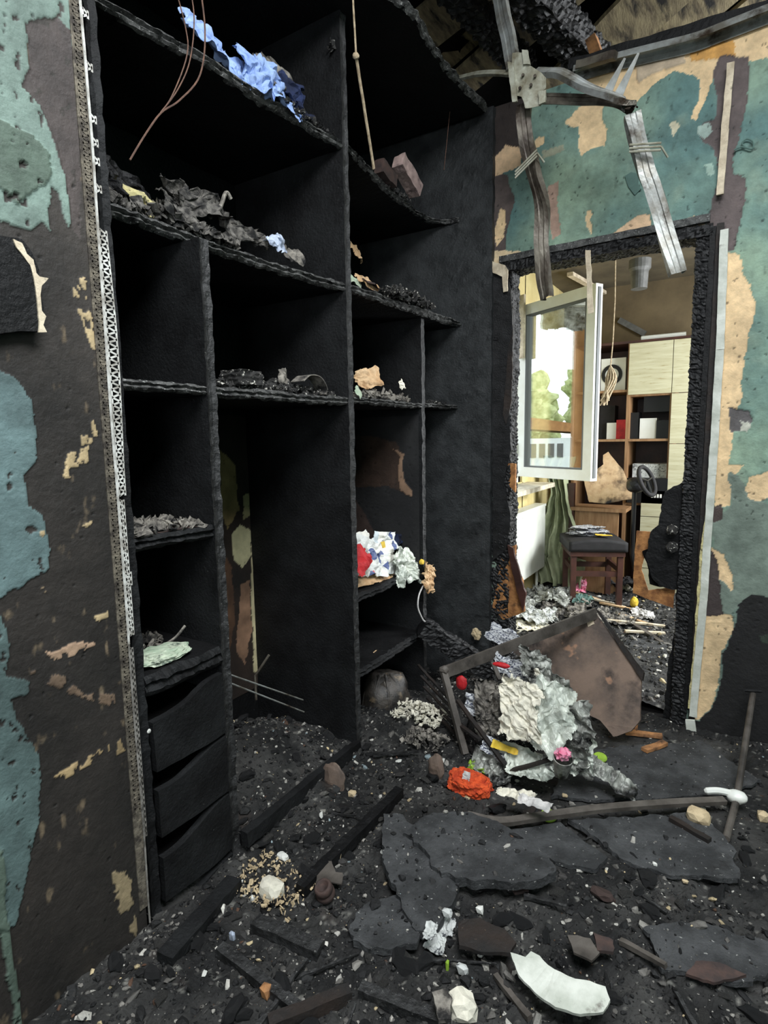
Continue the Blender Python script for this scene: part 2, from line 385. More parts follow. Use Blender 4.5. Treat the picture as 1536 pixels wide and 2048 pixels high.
def crumple(o, u, v, nu, nv, amp, sc, s=0, drape=None, thick=.0012, ragged=.15):
    """crumpled sheet spanning o + a*u + b*v, a,b in -.5..+.5; folded by ridged noise; corners rounded raggedly"""
    u = np.array(u, float); v = np.array(v, float); n = np.cross(u, v).astype(float); n /= np.linalg.norm(n)
    A, B = np.meshgrid(np.linspace(-.5, .5, nu), np.linspace(-.5, .5, nv), indexing='ij')
    A = A.ravel(); B = B.ravel(); P = np.stack([A * np.linalg.norm(u), B * np.linalg.norm(v), A * 0], 1)
    rg = np.random.default_rng(s + 100); hgt = 0; sh = 0
    W = P + np.stack([fbm(P, sc * .5, 2, s + 11), fbm(P, sc * .5, 2, s + 17), P[:, 0] * 0], 1) * .05
    for k in range(17):
        an = rg.uniform(0, math.pi); f = sc * (.35 + .3 * k); q = (W[:, 0] * math.cos(an) + W[:, 1] * math.sin(an)) * f + rg.random() * 9
        gate = np.clip(fbm(P, sc * .7, 2, s + 31 + k) * 2 + .6, 0, 1.2)
        tri = np.abs((q % 1) * 2 - 1) * 2 - 1; hgt = hgt + tri * gate / (1 + .38 * k)
        sh = sh + (np.abs(((q * 1.3 + .4) % 1) * 2 - 1) * 2 - 1)[:, None] * np.array([[math.cos(an * 2 + 1), math.sin(an * 2 + 1)]]) / (1 + .6 * k)
    hgt = hgt * amp * .5; sh = sh * amp * .5
    V = np.array(o) + A[:, None] * u + B[:, None] * v + sh[:, :1] * u / np.linalg.norm(u) + sh[:, 1:] * v / np.linalg.norm(v)
    V = V + hgt[:, None] * n
    if drape is not None: V = drape(V, A, B)
    rr = (np.abs(A * 2) ** 5 + np.abs(B * 2) ** 5) ** .2 + fbm(P, 11, 4, s + 23) * ragged * 3.2
    keep = rr < 1.02; F = []
    for i in range(nu - 1):
        for j in range(nv - 1):
            q = (i * nv + j, i * nv + j + 1, (i + 1) * nv + j + 1, (i + 1) * nv + j)
            if keep[q[0]] and keep[q[2]]: F.append(q[::-1])
    used = sorted({i for f in F for i in f}); mp = {k: i for i, k in enumerate(used)}
    V = V[used]; F = [tuple(mp[i] for i in f) for f in F]
    m = len(V); V2 = V - n * thick
    return np.concatenate([V, V2]), F + [tuple(i + m for i in f[::-1]) for f in F]
def rock(c, r, s=0, amp=.25, sub=2, sc=None, flat=1.):
    bm = bmesh.new(); bmesh.ops.create_icosphere(bm, subdivisions=sub, radius=1)
    V = np.array([x.co[:] for x in bm.verts]); F = [[q.index for q in x.verts] for x in bm.faces]; bm.free()
    r = np.broadcast_to(np.array(r, float), (3,))
    V = V * (1 + amp * fbm(V + s * 3.1, 1.7 if sc is None else sc, 3, s))[:, None]
    V = np.sign(V) * np.abs(V) ** flat
    return np.array(c) + V * r, F
def lathe(prof, c, n=24, axis=(0, 0, 1)):
    V = []; F = []; d, s, u = frame_of(axis, (0, 1, 0)); m = len(prof)
    for i, (r, z) in enumerate(prof):
        for k in range(n):
            t = 2 * math.pi * k / n; V.append(np.array(c) + d * z + r * (math.cos(t) * s + math.sin(t) * u))
    for i in range(m - 1):
        for k in range(n): F.append((i * n + k, i * n + (k + 1) % n, (i + 1) * n + (k + 1) % n, (i + 1) * n + k))
    return np.array(V), F
def hull_bits(c, ext, count, size, s=0, mat='ash_grey'):
    """a loose heap of little burnt flakes joined into one shape"""
    r = np.random.default_rng(s); parts = []
    for i in range(count):
        p = np.array(c) + (r.random(3) - .5) * np.array(ext) * [1, 1, 0] ; e = 1 - (abs(p[0] - c[0]) / ext[0] + abs(p[1] - c[1]) / ext[1])
        p[2] = c[2] + r.random() * ext[2] * max(.25, e)
        V, F = box((-1, -1, -1), (1, 1, 1)); V = V * (.6 + .8 * r.random((8, 3))) * np.array([size, size * (.3 + r.random()), size * .25]) * (.4 + r.random())
        a = r.normal(size=(3, 3)); q, _ = np.linalg.qr(a); parts.append((V @ q + p, F))
    return join(parts)
def inpoly(X, Y, poly):
    P = np.asarray(poly, float); r = np.zeros(len(X), bool); j = len(P) - 1
    for i in range(len(P)):
        xi, yi, xj, yj = P[i, 0], P[i, 1], P[j, 0], P[j, 1]
        if yi != yj: r ^= ((yi > Y) != (yj > Y)) & (X < (xj - xi) * (Y - yi) / (yj - yi) + xi)
        j = i
    return r

# ------------------------------------------------------------------ plan of the room
DW = 2.82; AX = -1.305; BK = -1.87; TOPZ = 2.93
def painted(name, axis, plane, u0, u1, z0, z1, step, base, layers, nrm, hole=None, warp=.012, s=0, mat='paint', kind='structure', parent=None, feather=0):
    """gridded wall face; each layer is (outline, colour, variation, relief)."""
    nu = int((u1 - u0) / step); nz = int((z1 - z0) / step)
    U, Z = np.meshgrid(np.linspace(u0, u1, nu + 1), np.linspace(z0, z1, nz + 1), indexing='ij'); U = U.ravel(); Z = Z.ravel()
    P = np.stack([U, Z, U * 0], 1)
    W1 = fbm(P, 16, 5, s) * warp + fbm(P, 70, 3, s + 2) * warp * .45; W2 = fbm(P, 16, 5, s + 5) * warp + fbm(P, 70, 3, s + 7) * warp * .45
    C = base(P); H = fbm(P, 30, 4, s + 40) * .0012
    at = at_y if axis == 'y' else at_x
    for poly, colr, var, rel in layers:
        Q = [at(px, py, plane) for px, py in poly]; Q = [(q[0] if axis == 'y' else q[1], q[2]) for q in Q]
        mk_ = inpoly(U + W1, Z + W2, Q)
        if feather: mk_ &= fbm(P * np.array([1, .7, 1]), 60, 4, s + 90) > -feather * (1 if rel != .002 else .25)
        c = np.array(L(colr)[:3]); v = 1 + var * fbm(P[mk_], 22, 4, s + 9)
        C[mk_] = c[None] * v[:, None]; H[mk_] = rel + H[mk_]
    C = C * (1 - (.24 if axis == 'y' else .4) * np.clip(fbm(P, 7, 5, s + 60) * 2 + .1, 0, 1))[:, None]
    # pits in the plaster
    f1, f2 = worley(np.stack([U * 34, Z * 34, U * 0 + .5], 1), s); pit = (f1 < (.16 if axis == 'y' else .1)) & (fbm(P, 8, 2, s + 3) > -.1)
    H[pit] -= .003; C[pit] *= .35
    idx = np.arange((nu + 1) * (nz + 1)).reshape(nu + 1, nz + 1)
    F = np.stack([idx[:-1, :-1].ravel(), idx[1:, :-1].ravel(), idx[1:, 1:].ravel(), idx[:-1, 1:].ravel()], 1)
    if hole is not None:
        cu = (U[F[:, 0]] + U[F[:, 2]]) / 2; cz = (Z[F[:, 0]] + Z[F[:, 2]]) / 2
        F = F[~hole(cu, cz)]
    if axis == 'y': V = np.stack([U, plane + nrm * H, Z], 1)
    else: V = np.stack([plane + nrm * H, U, Z], 1)
    if (axis == 'y') != (nrm < 0): F = F[:, ::-1]
    o = mesh(name, V, F.tolist(), mat, col=C, smooth=True, parent=parent)
    if kind: o['kind'] = kind
    return o

def mixc(a, b, t): return a[None] * (1 - t[:, None]) + b[None] * t[:, None]
lin = lambda *c: np.array(L(c)[:3])
BEIGE = (236, 204, 158); MAUVE = (98, 86, 84); SOOT = (24, 23, 23)
def teal_base(P):
    t = np.clip(fbm(P, 4, 5, 3) * .9 + .5, 0, 1); c = mixc(lin(92, 126, 122), lin(146, 170, 146), t)
    t2 = np.clip(fbm(P, 11, 4, 13) * 1.6 - .25, 0, 1) * .5; c = c * (1 - t2[:, None]) + lin(158, 174, 150)[None] * t2[:, None]
    d = np.clip(fbm(P, 38, 3, 23) * 3 - 1.35, 0, 1); c = c * (1 - d[:, None] * .6)
    low = np.clip((1.25 - P[:, 1]) / .7, 0, 1) * .55
    return c * (1 - low[:, None]) + lin(112, 124, 112)[None] * low[:, None]

door_layers = [
 ([(985, 150), (1060, 195), (1045, 240), (1050, 300), (1000, 300), (980, 330)], (56, 47, 44), .3, -.002),
 ([(980, 345), (1015, 350), (1030, 400), (1010, 470), (1010, 510), (980, 520)], (92, 80, 76), .3, -.002),
 ([(1180, 215), (1160, 140), (1250, 120), (1400, 85), (1600, 30), (1600, 112), (1490, 120), (1440, 118), (1430, 150), (1410, 200), (1390, 245), (1380, 238), (1402, 180), (1398, 152), (1350, 145), (1300, 175), (1272, 207), (1250, 200)], BEIGE, .12, -.003),
 ([(1380, 100), (1465, 80), (1470, 112), (1420, 118), (1385, 122)], (216, 160, 84), .25, .004),
 ([(1270, 125), (1370, 105), (1375, 128), (1300, 150), (1275, 165)], (196, 176, 150), .3, .006),
 ([(1440, 112), (1500, 108), (1492, 200), (1470, 310), (1466, 345), (1492, 352), (1490, 400), (1470, 500), (1452, 505), (1400, 480), (1420, 420), (1432, 380), (1440, 340), (1425, 300), (1400, 270), (1408, 245), (1432, 238), (1436, 190), (1425, 150)], MAUVE, .25, -.003),
 ([(1128, 242), (1165, 210), (1208, 205), (1203, 235), (1215, 255), (1210, 290), (1186, 296), (1165, 312), (1155, 288), (1157, 252), (1140, 252)], BEIGE, .12, -.003),
 ([(988, 312), (1010, 290), (1042, 294), (1042, 330), (986, 354)], (232, 196, 156), .12, -.003),
 ([(1002, 415), (1012, 420), (1006, 470), (992, 492), (986, 462)], BEIGE, .2, -.003),
 ([(1072, 274), (1090, 271), (1088, 286), (1073, 292)], BEIGE, .1, -.003),
 ([(1085, 300), (1128, 285), (1130, 296), (1086, 318)], (160, 162, 138), .2, .001),
 ([(1098, 372), (1118, 362), (1114, 400), (1122, 470), (1104, 480), (1095, 400)], (176, 146, 128), .3, -.002),
 ([(1172, 425), (1184, 420), (1183, 470), (1175, 455)], BEIGE, .2, -.003),
 ([(1338, 250), (1352, 243), (1360, 256), (1348, 272)], (214, 206, 176), .1, -.003),
 ([(1396, 252), (1420, 246), (1428, 262), (1412, 274), (1394, 268)], (170, 190, 180), .1, .002),
 ([(1410, 330), (1428, 328), (1430, 352), (1414, 352)], (160, 186, 172), .1, .002),
 ([(1190, 480), (1300, 464), (1420, 446), (1455, 470), (1350, 520), (1000, 560), (1000, 520)], (84, 72, 66), .3, -.002),
 ([(1225, 470), (1275, 430), (1300, 428), (1310, 465), (1272, 480), (1235, 488)], (232, 196, 158), .12, -.003),
 ([(980, 500), (1075, 506), (1200, 480), (1208, 494), (1100, 512), (1000, 534), (980, 526)], (240, 214, 172), .12, .003),
 ([(1364, 448), (1382, 433), (1410, 446), (1402, 454), (1370, 458)], BEIGE, .1, -.003),
 ([(1352, 472), (1416, 456), (1416, 470), (1354, 482)], (240, 220, 186), .1, .002),
 ([(1455, 505), (1480, 508), (1490, 560), (1512, 600), (1505, 640), (1490, 720), (1482, 800), (1464, 870), (1458, 930), (1486, 930), (1480, 946), (1462, 952), (1470, 970), (1460, 1012), (1425, 1016), (1430, 900), (1440, 700)], BEIGE, .12, -.003),
 ([(1455, 950), (1462, 940), (1480, 955), (1505, 1000), (1540, 1010), (1700, 1000), (1700, 1190), (1536, 1192), (1475, 1215), (1450, 1240), (1430, 1220), (1425, 1040), (1465, 1010)], (122, 136, 124), .22, 0),
 ([(1500, 952), (1545, 940), (1545, 990), (1520, 1005), (1500, 1000), (1490, 980)], BEIGE, .12, -.003),
 ([(1455, 815), (1500, 820), (1507, 845), (1485, 862), (1462, 862)], (96, 92, 92), .3, -.006),
 ([(1484, 842), (1508, 850), (1494, 866), (1480, 862)], (186, 186, 172), .2, .003),
 ([(1418, 1016), (1442, 1010), (1446, 1036), (1424, 1045)], (70, 58, 54), .3, -.002),
 ([(1422, 1096), (1446, 1112), (1465, 1150), (1462, 1188), (1450, 1168), (1430, 1150)], BEIGE, .15, -.003),
 ([(1405, 1200), (1420, 1100), (1438, 1130), (1440, 1180), (1445, 1240), (1410, 1245)], (66, 56, 54), .3, -.003),
 ([(1402, 1232), (1462, 1228), (1467, 1262), (1442, 1300), (1440, 1350), (1430, 1400), (1402, 1442), (1386, 1440), (1395, 1300)], (228, 198, 154), .15, -.003),
 ([(1700, 1150), (1536, 1192), (1500, 1190), (1476, 1212), (1467, 1262), (1444, 1308), (1446, 1350), (1432, 1400), (1402, 1444), (1380, 1440), (1340, 1700), (1900, 1900), (1900, 1150)], SOOT, .4, -.001),
 ([(1520, 1270), (1540, 1268), (1545, 1290), (1525, 1285)], (50, 60, 50), .3, 0),
 ([(1395, 470), (1450, 455), (1445, 520), (1420, 900), (1395, 1300), (1370, 1440), (1330, 1440), (1350, 900), (1370, 600)], (38, 33, 31), .4, -.003),
]
def door_hole(u, z):
    n = fbm(np.stack([u, z, u * 0], 1), 18, 3, 77) * .012
    l = np.where(z < 1.15, -1.005 + n, -1.02 + n)
    return (u > l) & (u < -.17 + n) & (z < 2.165 + n)
painted('wall_front', 'y', DW, -1.16, .62, -.02, TOPZ, .005, teal_base, door_layers, -1, hole=door_hole, s=5)
# wall behind the painted face (its thickness, top and the parts out of frame)
struct('wall_front_core', *join([box((.6, DW, 0), (2.3, DW + .14, TOPZ)), box((-.165, DW + .012, 0), (.61, DW + .14, TOPZ - .01)), box((-2.1, DW + .012, 0), (-1.03, DW + .14, TOPZ - .01)), box((-1.03, DW + .012, 2.18), (-.165, DW + .14, TOPZ - .01))]), 'teal_plain')

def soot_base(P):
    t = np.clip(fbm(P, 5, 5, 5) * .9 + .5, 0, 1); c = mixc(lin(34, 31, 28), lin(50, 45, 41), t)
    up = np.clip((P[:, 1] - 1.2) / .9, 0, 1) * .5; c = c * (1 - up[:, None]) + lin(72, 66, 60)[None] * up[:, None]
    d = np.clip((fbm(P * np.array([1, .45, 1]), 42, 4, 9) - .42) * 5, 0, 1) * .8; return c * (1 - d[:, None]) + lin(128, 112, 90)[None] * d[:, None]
TG = (118, 138, 128); BG = (190, 168, 128)
left_layers = [
 ([(-260, -400), (150, -400), (136, -20), (141, 60), (150, 120), (116, 32), (50, 48), (55, 130), (42, 170), (80, 210), (115, 290), (132, 350), (136, 400), (146, 466), (130, 442), (115, 385), (102, 372), (95, 420), (101, 468), (82, 442), (60, 462), (0, 440), (-260, 440)], TG, .3, .003),
 ([(-260, 200), (0, 240), (60, 268), (98, 310), (104, 350), (90, 372), (60, 380), (30, 410), (0, 378), (-260, 330)], (84, 100, 88), .3, .004),
 ([(116, 34), (141, 60), (160, 300), (164, 480), (146, 460), (132, 350), (80, 210), (44, 165), (56, 120), (52, 48), (80, 50), (100, 55)], (74, 66, 63), .25, 0),
 ([(-260, 700), (0, 742), (30, 750), (60, 800), (68, 850), (73, 920), (50, 952), (55, 1012), (85, 1030), (98, 1100), (92, 1140), (60, 1160), (0, 1195), (-260, 1250)], (100, 122, 122), .35, .003),
 ([(-260, 1220), (5, 1230), (22, 1290), (12, 1350), (62, 1362), (56, 1392), (20, 1402), (32, 1440), (76, 1500), (80, 1560), (76, 1640), (60, 1720), (30, 1850), (-260, 1900)], (92, 112, 110), .35, .003),
 ([(-40, 1700), (2, 1700), (14, 1830), (48, 2060), (30, 2060), (0, 1860), (-40, 1840)], (92, 108, 96), .15, .006),
 ([(155, 552), (172, 545), (192, 700), (184, 702), (162, 640), (150, 620), (144, 566)], BG, .3, .002),
 ([(160, 870), (190, 838), (196, 870), (180, 888), (162, 890)], BG, .25, .002),
 ([(125, 950), (135, 910), (178, 890), (176, 925), (152, 946), (132, 956)], BG, .35, .002),
 ([(90, 1305), (130, 1290), (186, 1272), (190, 1288), (140, 1310), (108, 1316)], (180, 150, 124), .35, .002),
 ([(60, 1342), (130, 1350), (170, 1388), (226, 1388), (230, 1412), (200, 1408), (130, 1378), (70, 1362)], (118, 98, 80), .4, .002),
 ([(105, 1552), (160, 1520), (240, 1478), (250, 1500), (200, 1522), (130, 1556)], (176, 152, 112), .35, .002),
 ([(225, 1742), (262, 1740), (266, 1800), (274, 1872), (258, 1862), (242, 1832), (226, 1800)], (150, 134, 104), .3, .002),
 ([(75, 1060), (84, 1058), (90, 1072), (78, 1074)], BG, .2, .002), ([(70, 1180), (88, 1172), (92, 1184), (80, 1196)], (150, 130, 104), .2, .002),
 ([(185, 1230), (215, 1222), (216, 1236), (190, 1242)], BG, .2, .002), ([(165, 1050), (185, 1040), (182, 1052), (170, 1056)], BG, .2, .002),
]
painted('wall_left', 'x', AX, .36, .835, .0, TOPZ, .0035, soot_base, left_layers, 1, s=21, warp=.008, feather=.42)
struct('wall_left_rear', *join([box((AX - .14, -1.8, 0), (AX, .362, TOPZ)), box((AX - .14, .36, 0), (AX - .012, .835, TOPZ)), box((-2.05, .78, 0), (AX - .012, .835, TOPZ)), box((-2.1, .78, 0), (-1.9, DW + .14, 3.4))]), 'soot')
struct('wall_rear', *join([box((-1.45, -1.95, 0), (-.25, -1.8, TOPZ + .6)), box((1.25, -1.95, 0), (2.3, -1.8, TOPZ + .6)), box((-.25, -1.95, 0), (1.25, -1.8, 1.2)), box((-.25, -1.95, 2.3), (1.25, -1.8, TOPZ + .6))]), 'teal_plain')
struct('wall_right', *box((2.15, -1.95, 0), (2.3, DW + .14, TOPZ + .6)), 'teal_plain')
struct('wall_left_attic', *box((-2.1, -1.95, TOPZ), (-1.9, 7, 3.7)), 'soot')
struct('floor', *box((-2.1, -1.95, -.1), (2.3, 6.6, 0)), 'soot')
# burnt-out roof above, open where the ceiling has fallen in over the camera
hx0, hx1, hy0, hy1 = -.45, 1.35, -.55, 1.25
struct('ceiling', *join([box((-2.1, -1.95, 3.55), (hx0, 7, 3.65)), box((hx1, -1.95, 3.55), (2.3, 7, 3.65)), box((hx0, -1.95, 3.55), (hx1, hy0, 3.65)), box((hx0, hy1, 3.55), (hx1, 7, 3.65)), box((-2.1, 6.9, 2.7), (2.3, 7, 3.6)), box((2.2, 2.8, 2.7), (2.3, 3.6, 3.6)), box((2.2, 5.6, 2.7), (2.3, 7, 3.6)), box((2.2, 3.6, 2.7), (2.3, 5.6, 2.82)), box((2.2, 3.6, 3.38), (2.3, 5.6, 3.6))]), 'soot')

# roof boards and rafters seen past the wall top
ZR = 3.5
def roof_dir(p, q): return at_z(*p, ZR), at_z(*q, ZR)
rb = [((1185, 120), (1420, -110), .34), ((1250, 140), (1560, -120), .3), ((1000, 110), (1300, -150), .22), ((1420, 110), (1660, -80), .26), ((860, 70), (1060, -90), .28), ((905, 130), (1120, -60), .13)]
for i, (p, q, wd) in enumerate(rb):
    a, b = roof_dir(p, q); d = (b - a) / np.linalg.norm(b - a); a = a - d * .5; b = b + d * .4
    V, F = beam(a + (0, 0, .012 * i), b + (0, 0, .012 * i), wd, .022, .08, .003, 8, i)
    o = single('roof_board', ['wide brown roof board over the doorway, left of the seam', 'wide brown roof board above the wall top, second from the right', 'sooty roof board behind the charred rafter', 'roof board at the top right corner', 'brown roof board between the unit top and the first ceiling profile', 'narrow roof board beside the unit top'][i], 'board', V, F, 'roof_wood')
rf = [((1035, -40), (1180, 118), .15, .16), ((870, -60), (1010, 90), .12, .1)]
for i, (p, q, wd, th) in enumerate(rf):
    a = at_z(*p, 3.38 if i == 0 else 3.42); b = at_z(*q, 3.38 if i == 0 else 3.42); d = (b - a) / np.linalg.norm(b - a)
    V, F = beam(a - d * .6, b + d * .25, wd, th, .014, .006, 18, 40 + i, scale=(.045, .035, .022), maxn=(140, 16, 16))
    single('rafter', ['thick scaly charred rafter running down to the wall top', 'dark charred rafter behind the end of the unit top'][i], 'rafter', V, F, 'char_scale')
a, b = at_z(1183, 78, 3.3), at_z(1196, 116, 3.2)
single('timber_stub', 'pale unburnt timber stub at the foot of the charred rafter', 'timber', *beam(a, b, .05, .05, .02, .003, 30, 3), 'orange_wood')

# ------------------------------------------------------------------ far room shell
XW = -1.5; YB = 5.75
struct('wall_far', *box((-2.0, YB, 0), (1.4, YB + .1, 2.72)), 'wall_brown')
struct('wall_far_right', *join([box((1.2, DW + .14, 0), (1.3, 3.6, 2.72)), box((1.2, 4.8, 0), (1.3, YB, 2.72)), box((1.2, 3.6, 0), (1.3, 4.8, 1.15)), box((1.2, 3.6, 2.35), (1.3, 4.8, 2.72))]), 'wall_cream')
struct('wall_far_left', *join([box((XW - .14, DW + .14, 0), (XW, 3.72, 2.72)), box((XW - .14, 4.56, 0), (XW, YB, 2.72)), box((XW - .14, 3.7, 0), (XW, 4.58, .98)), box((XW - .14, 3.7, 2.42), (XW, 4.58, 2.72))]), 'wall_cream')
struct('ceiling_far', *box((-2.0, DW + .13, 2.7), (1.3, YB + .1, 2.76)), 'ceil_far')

# window_1: fixed frame in the left wall, sill; open sash with a pane
win = struct('window_1', *join([box((XW - .1, 3.7, .98), (XW - .02, 4.58, 1.04)), box((XW - .1, 3.7, 2.36), (XW - .02, 4.58, 2.42)), box((XW - .1, 3.7, .98), (XW - .02, 3.76, 2.42)), box((XW - .1, 4.52, .98), (XW - .02, 4.58, 2.42))]), 'white_pvc')
mesh('window_sill', *beam((XW + .06, 3.6, .955), (XW + .06, 4.7, .955), .34, .035, .1, .001, 9), 'sill_dirty', win)
H0 = np.array([-1.49, 4.48, 0]); H1 = np.array([-.845, 4.11, 0]); sd = (H1 - H0) / np.linalg.norm(H1 - H0); sn = np.array([-sd[1], sd[0], 0]); SWd = np.linalg.norm(H1 - H0)
def sash_box(u0, u1, z0, z1, t0=-.032, t1=.032):
    V, F = box((u0, t0, z0), (u1, t1, z1)); return H0 + V[:, :1] * sd + V[:, 1:2] * sn + V[:, 2:] * np.array([0, 0, 1]), F
sz0, sz1 = 1.035, 2.35; fw = .078
sash = thing('window_sash', 'white plastic window sash standing open in the room behind the doorway', 'window sash', H0 + (0, 0, sz0))
for nm, a in (('rail', (0, SWd, sz0, sz0 + fw)), ('rail', (0, SWd, sz1 - fw, sz1)), ('stile', (0, fw, sz0 + fw, sz1 - fw)), ('stile', (SWd - fw, SWd, sz0 + fw, sz1 - fw))):
    mesh(nm, *sash_box(*a), 'white_pvc', sash)
mesh('pane', *sash_box(fw - .01, SWd - fw + .01, sz0 + fw - .01, sz1 - fw + .01, -.006, .006), 'glass', sash)
g = join([sash_box(fw, SWd - fw, sz0 + fw - .001, sz0 + fw + .008, -.034, .034), sash_box(fw, SWd - fw, sz1 - fw - .008, sz1 - fw, -.034, .034), sash_box(fw - .001, fw + .008, sz0 + fw, sz1 - fw, -.034, .034), sash_box(SWd - fw - .008, SWd - fw + .001, sz0 + fw, sz1 - fw, -.034, .034), sash_box(SWd, SWd + .006, sz0 + .02, sz1 - .02, -.012, .012)])
mesh('gasket', *g, 'gasket', sash)
mesh('hinge', *sash_box(-.012, .006, 1.2, 1.3, -.05, -.02), 'white_metal', sash)
V, F = join([sash_box(.02, .09, 1.95, 2.42, -.07, -.05)])
single('casing_strip', 'loose cream casing strip hanging in front of the open window sash', 'strip', V, F, 'cream_strip')

# outside, seen reflected in the sash
struct('ground_outside', *box((-46, -30, -.6), (-2.4, 30, -.5)), 'ground')
hs = thing('house', 'white house with a low brown gable beyond the window', 'house', (-25, -2, -.5))
mesh('wall', *box((-27, -6.2, -.5), (-24, 1.4, 1.25)), 'house_white', hs)
V = np.array([[-27.2, -6.6, 1.2], [-23.8, -6.6, 1.2], [-23.8, 1.8, 1.9], [-27.2, 1.8, 1.9], [-23.8, -6.6, 1.32], [-23.8, 1.8, 2.6], [-27.2, -6.6, 1.32], [-27.2, 1.8, 2.6]])
mesh('roof', V, [(0, 1, 2, 3), (4, 6, 7, 5), (0, 4, 5, 2)[:0] or (1, 4, 5, 2), (0, 3, 7, 6), (0, 6, 4, 1), (2, 5, 7, 3)], 'post_brown', hs)
for k in range(4): mesh('window', *box((-24.02, -1.0 - k * .42, .35), (-23.96, -.72 - k * .42, 1.0)), 'grey_plastic', hs)
for i, (x, y, z, r) in enumerate([(-33, -1.2, 2.6, 2.7), (-34, -7.5, 3.6, 2.4), (-31, 7.5, 3.2, 2.6)]):
    t = thing('tree', ['leafy tree right behind the house beyond the window', 'leafy tree further left behind the house', 'leafy tree right of the house outside'][i], 'tree', (x, y, -.5))
    mesh('crown', *rock((x, y, z), r, i, .7, 5, 2.6), 'leaf', t); mesh('trunk', *tube([(x, y, -.5), (x, y, z)], .16), 'wood_dark', t)
single('porch_post', 'brown timber post just outside the window', 'post', *box((-3.1, 3.46, -.5), (-2.98, 3.6, 2.9)), 'post_brown')
V, F = crumple((XW - .07, 4.1, 2.28), (0, .42, .05), (.02, 0, .2), 30, 22, .02, 8, 140); single('torn_film', 'torn grey film hanging in the head of the far window', 'film', V, F, 'foil_dark')

# radiator
xr = -1.40
ra = thing('radiator', 'white panel radiator under the open window', 'radiator', (xr, 4.5, .2))
V, F = beam((xr - .02, 4.12, .49), (xr - .02, 4.88, .49), .05, .54, .2, 0, 1)
mesh('front_panel', V, F, 'white_metal', ra)
mesh('top_grille', *box((xr - .085, 4.12, .755), (xr + .012, 4.88, .775)), 'white_metal', ra)
mesh('side_cover', *box((xr - .085, 4.095, .22), (xr + .008, 4.12, .77)), 'white_metal', ra)
mesh('pipe', *tube([(xr - .05, 4.84, .25), (xr - .05, 4.84, 0)], .012), 'white_metal', ra)

struct('trim_1', *box((XW + .001, 3.9, .2), (XW + .004, 4.1, .8)), 'aqua')
# curtain
def curtain():
    n, m = 60, 90; V = []
    c = at_y(1115, 1100, 4.95)
    for j in range(m):
        z = 1.12 * (1 - j / (m - 1)) + .06
        wd = .17 + .05 * math.sin(z * 5) + (.10 if z < .3 else 0)
        for i in range(n):
            t = i / (n - 1); u = (t - .5) * wd * 1.6
            fold = .045 * math.sin(t * 24 + z * 1.5 + .6 * math.sin(z * 7)) + .02 * math.sin(t * 55 + z * 4)
            V.append((c[0] + u + .02 * math.sin(z * 9 + t * 3), c[1] - .02 + fold, z))
    V = np.array(V); V = rough(V, .02, 9, 4); F = [(j * n + i, j * n + i + 1, (j + 1) * n + i + 1, (j + 1) * n + i) for j in range(m - 1) for i in range(n - 1)]
    k = len(V); return np.concatenate([V, V + (0, .004, 0)]), F + [tuple(x + k for x in f[::-1]) for f in F]
V, F = curtain(); single('curtain', 'sooty green curtain bunched beside the radiator', 'curtain', V, F, 'curtain_green', smooth=True)

# stool with papers
so = np.array([-.955, 4.66, 0]); dr = np.array([.18, .3]); 
def rotb(lo, hi, ang, o):
    V, F = box(lo, hi); V = V * np.array([.86, .86, 1]); c, s_ = math.cos(ang), math.sin(ang); return V @ np.array([[c, s_, 0], [-s_, c, 0], [0, 0, 1]]) + o, F
st = thing('stool', 'dark wooden stool with a padded black seat behind the doorway', 'stool', so)
SA = .42; SZ = .86
for sx in (-1, 1):
    for sy in (-1, 1): mesh('leg', *rotb((sx * .2 - .023, sy * .2 - .023, 0), (sx * .2 + .023, sy * .2 + .023, .46), SA, so), 'wood_dark', st)
for sx in (-1, 1):
    mesh('stretcher', *rotb((sx * .2 - .012, -.19, .3), (sx * .2 + .012, .19, .34), SA, so), 'wood_dark', st)
    mesh('stretcher', *rotb((-.19, sx * .2 - .012, .27), (.19, sx * .2 + .012, .31), SA, so), 'wood_dark', st)
mesh('seat_frame', *rotb((-.235, -.235, .43), (.235, .235, .475), SA, so), 'wood_dark', st)
V, F = gridbox((.43, .43, .07), .025); V[:, 2] += .025 * (1 - (V[:, 0] / .215) ** 2) * (V[:, 2] > 0); c, s_ = math.cos(SA), math.sin(SA)
mesh('seat', V @ np.array([[c, s_, 0], [-s_, c, 0], [0, 0, 1]]) + so + (0, 0, .505), F, 'black_soft', st, smooth=True)
for i in range(5):
    a_ = .3 * i
    V, F = crumple(so + (-.07 + .03 * (i % 3), .02 * i - .02, .572 + .012 * i), (.26 * math.cos(a_), .26 * math.sin(a_), 0), (-.2 * math.sin(a_), .2 * math.cos(a_), 0), 16, 14, .006, 9, 60 + i)
    single('paper_sheet', ['singed paper sheet lowest on the stool', 'second singed sheet from the bottom of the stool pile', 'crumpled sheet in the middle of the stool pile', 'fourth singed sheet up on the stool', 'singed paper sheet on top of the stool pile'][i], 'paper', V, F, 'print')
single('orange_card', 'small orange card among the papers on the stool', 'card', *crumple(so + (.1, -.08, .585), (.12, .03, 0), (-.02, .06, 0), 10, 6, .004, 9, 70), 'yellow')

